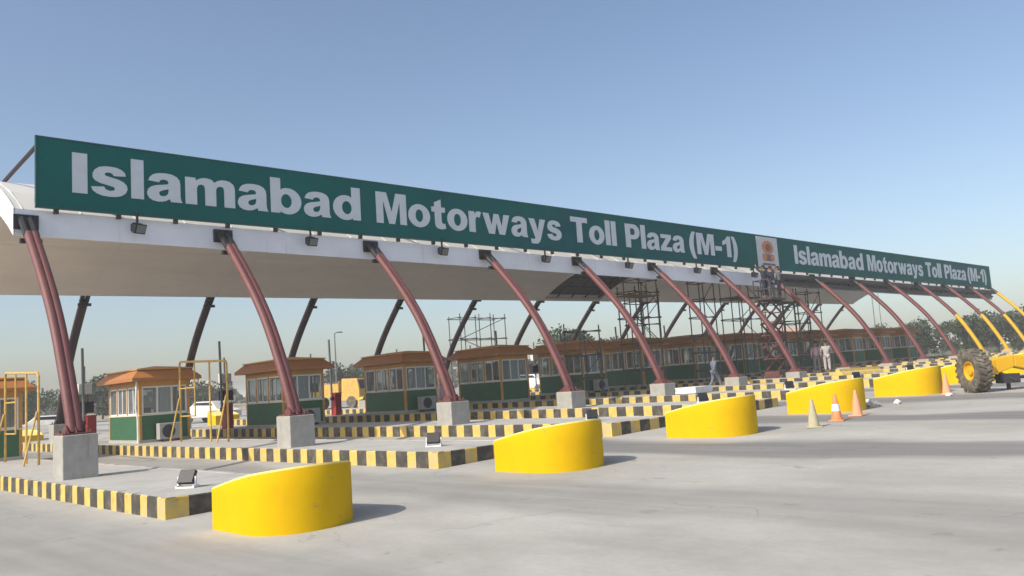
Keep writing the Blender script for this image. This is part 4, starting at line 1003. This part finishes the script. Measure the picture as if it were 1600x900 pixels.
# far-off wood along the horizon, reads as one mass
fw = MB(); rr = random.Random(11)
for k in range(15000):
    px = rr.uniform(-250, 1850); D = rr.uniform(190, 420); x, y = at(px, D)
    hmax = 3.2+2.6*sin(px*.011)+2.0*sin(px*.037+1)+1.2*sin(px*.11); z = gz(x)+rr.uniform(0, 1)**1.2*max(1.2, hmax*(D/260)); s = rr.uniform(.5, 1.3)
    u = Vector((rr.gauss(0, 1), rr.gauss(0, 1), rr.gauss(0, .6))).normalized(); w = u.orthogonal().normalized(); q = u.cross(w); o_ = Vector((x, y, z))
    fw.face([o_+w*s, o_+q*s*.8, o_-w*s, o_-q*s*.8])
tag(fw.build('distant_wood', 'leafg'), 'hazy low line of trees along the horizon', 'wood', kind='stuff')
def house(px, D, w, d, h, rz, label, wallm='brick', roofm='pinkroof'):
    x, y = at(px, D); t = empty('far_house', (x, y, gz(x)), rz, label, 'house', 'buildings beyond the plaza')
    b = MB(); b.box(-w/2, w/2, -d/2, d/2, -.5, h); b.build('wall', wallm, t)
    r = MB(); r.mesh([(-w/2-.4, -d/2-.4, h+.003), (w/2+.4, -d/2-.4, h+.003), (w/2+.4, d/2+.4, h+.003), (-w/2-.4, d/2+.4, h+.003), (-w/4, 0, h+1.5), (w/4, 0, h+1.5)], [(0, 1, 5, 4), (1, 2, 5), (2, 3, 4, 5), (3, 0, 4), (3, 2, 1, 0)]); r.build('roof', roofm, t)
    for k in range(3):
        q = MB(); xx = -w/2+w*(k+.5)/3; q.box(xx-.6, xx+.6, -d/2-.05, -d/2+.01, 1.0, 2.3); q.build('window', 'screen', t)
    return t
house(1238, 112, 4.5, 4, 3.6, -.8, 'cream house with a pinkish tiled roof behind the far booths')
house(1085, 112, 8, 6, 3.4, -.7, 'low cream building behind the sixth and seventh booths', roofm='brick')
house(300, 140, 8, 6, 3.0, -.3, 'low cream building far off, seen through the second yellow frame', roofm='brick')
pt = MB(); pt.tube([(0, 0, 0), (.05, .12, 1.1), (.12, .3, 2.3)], .045, 6); o = pt.build('timber_prop', 'wood'); o.location = (27.2, 7.6, gz(27.5)+IH); tag(o, 'rough timber prop leaning in front of the sixth booth, just past the fourth column', 'timber prop')
# thin mast poles
def mast(px, D, h, label):
    x, y = at(px, D); m = MB(); m.tube([(0, 0, 0), (0, 0, h)], [.10, .05], 8); o = empty('street_lamp', (x, y, gz(x)), 0, label, 'street lamp', 'street lamps beyond the plaza'); m.build('pole', 'pole', o)
    a = MB(); a.tube([(0, 0, h), (.2, 0, h+.1), (.4, 0, h+.12)], .04, 6); a.box(.3, .8, -.1, .1, h+.08, h+.18); a.build('lamp_arm', 'pole', o)
mast(526, 78, 6.5, 'thin street lamp between the third and fourth booths')
mast(1378, 120, 9.0, 'thin street lamp behind the tenth front column')
mast(1388, 150, 11, 'thinner street lamp just past the first one behind the tenth front column')

# ------------------------------------------------------------------ dusty air
hz = MB(); hz.box(-1000, 1600, -320, 2600, -1.6, 12.5)
hm = bpy.data.materials.new('dusty_air'); hm.use_nodes = True; hn = hm.node_tree.nodes; hn.remove(hn['Principled BSDF'])
pvn = hn.new('ShaderNodeVolumePrincipled'); pvn.inputs['Color'].default_value = (.97, .98, 1.0, 1); pvn.inputs['Density'].default_value = .0009; pvn.inputs['Anisotropy'].default_value = -.1
hm.node_tree.links.new(pvn.outputs[0], hn['Material Output'].inputs['Volume'])
tag(hz.build('haze', hm), kind='stuff')
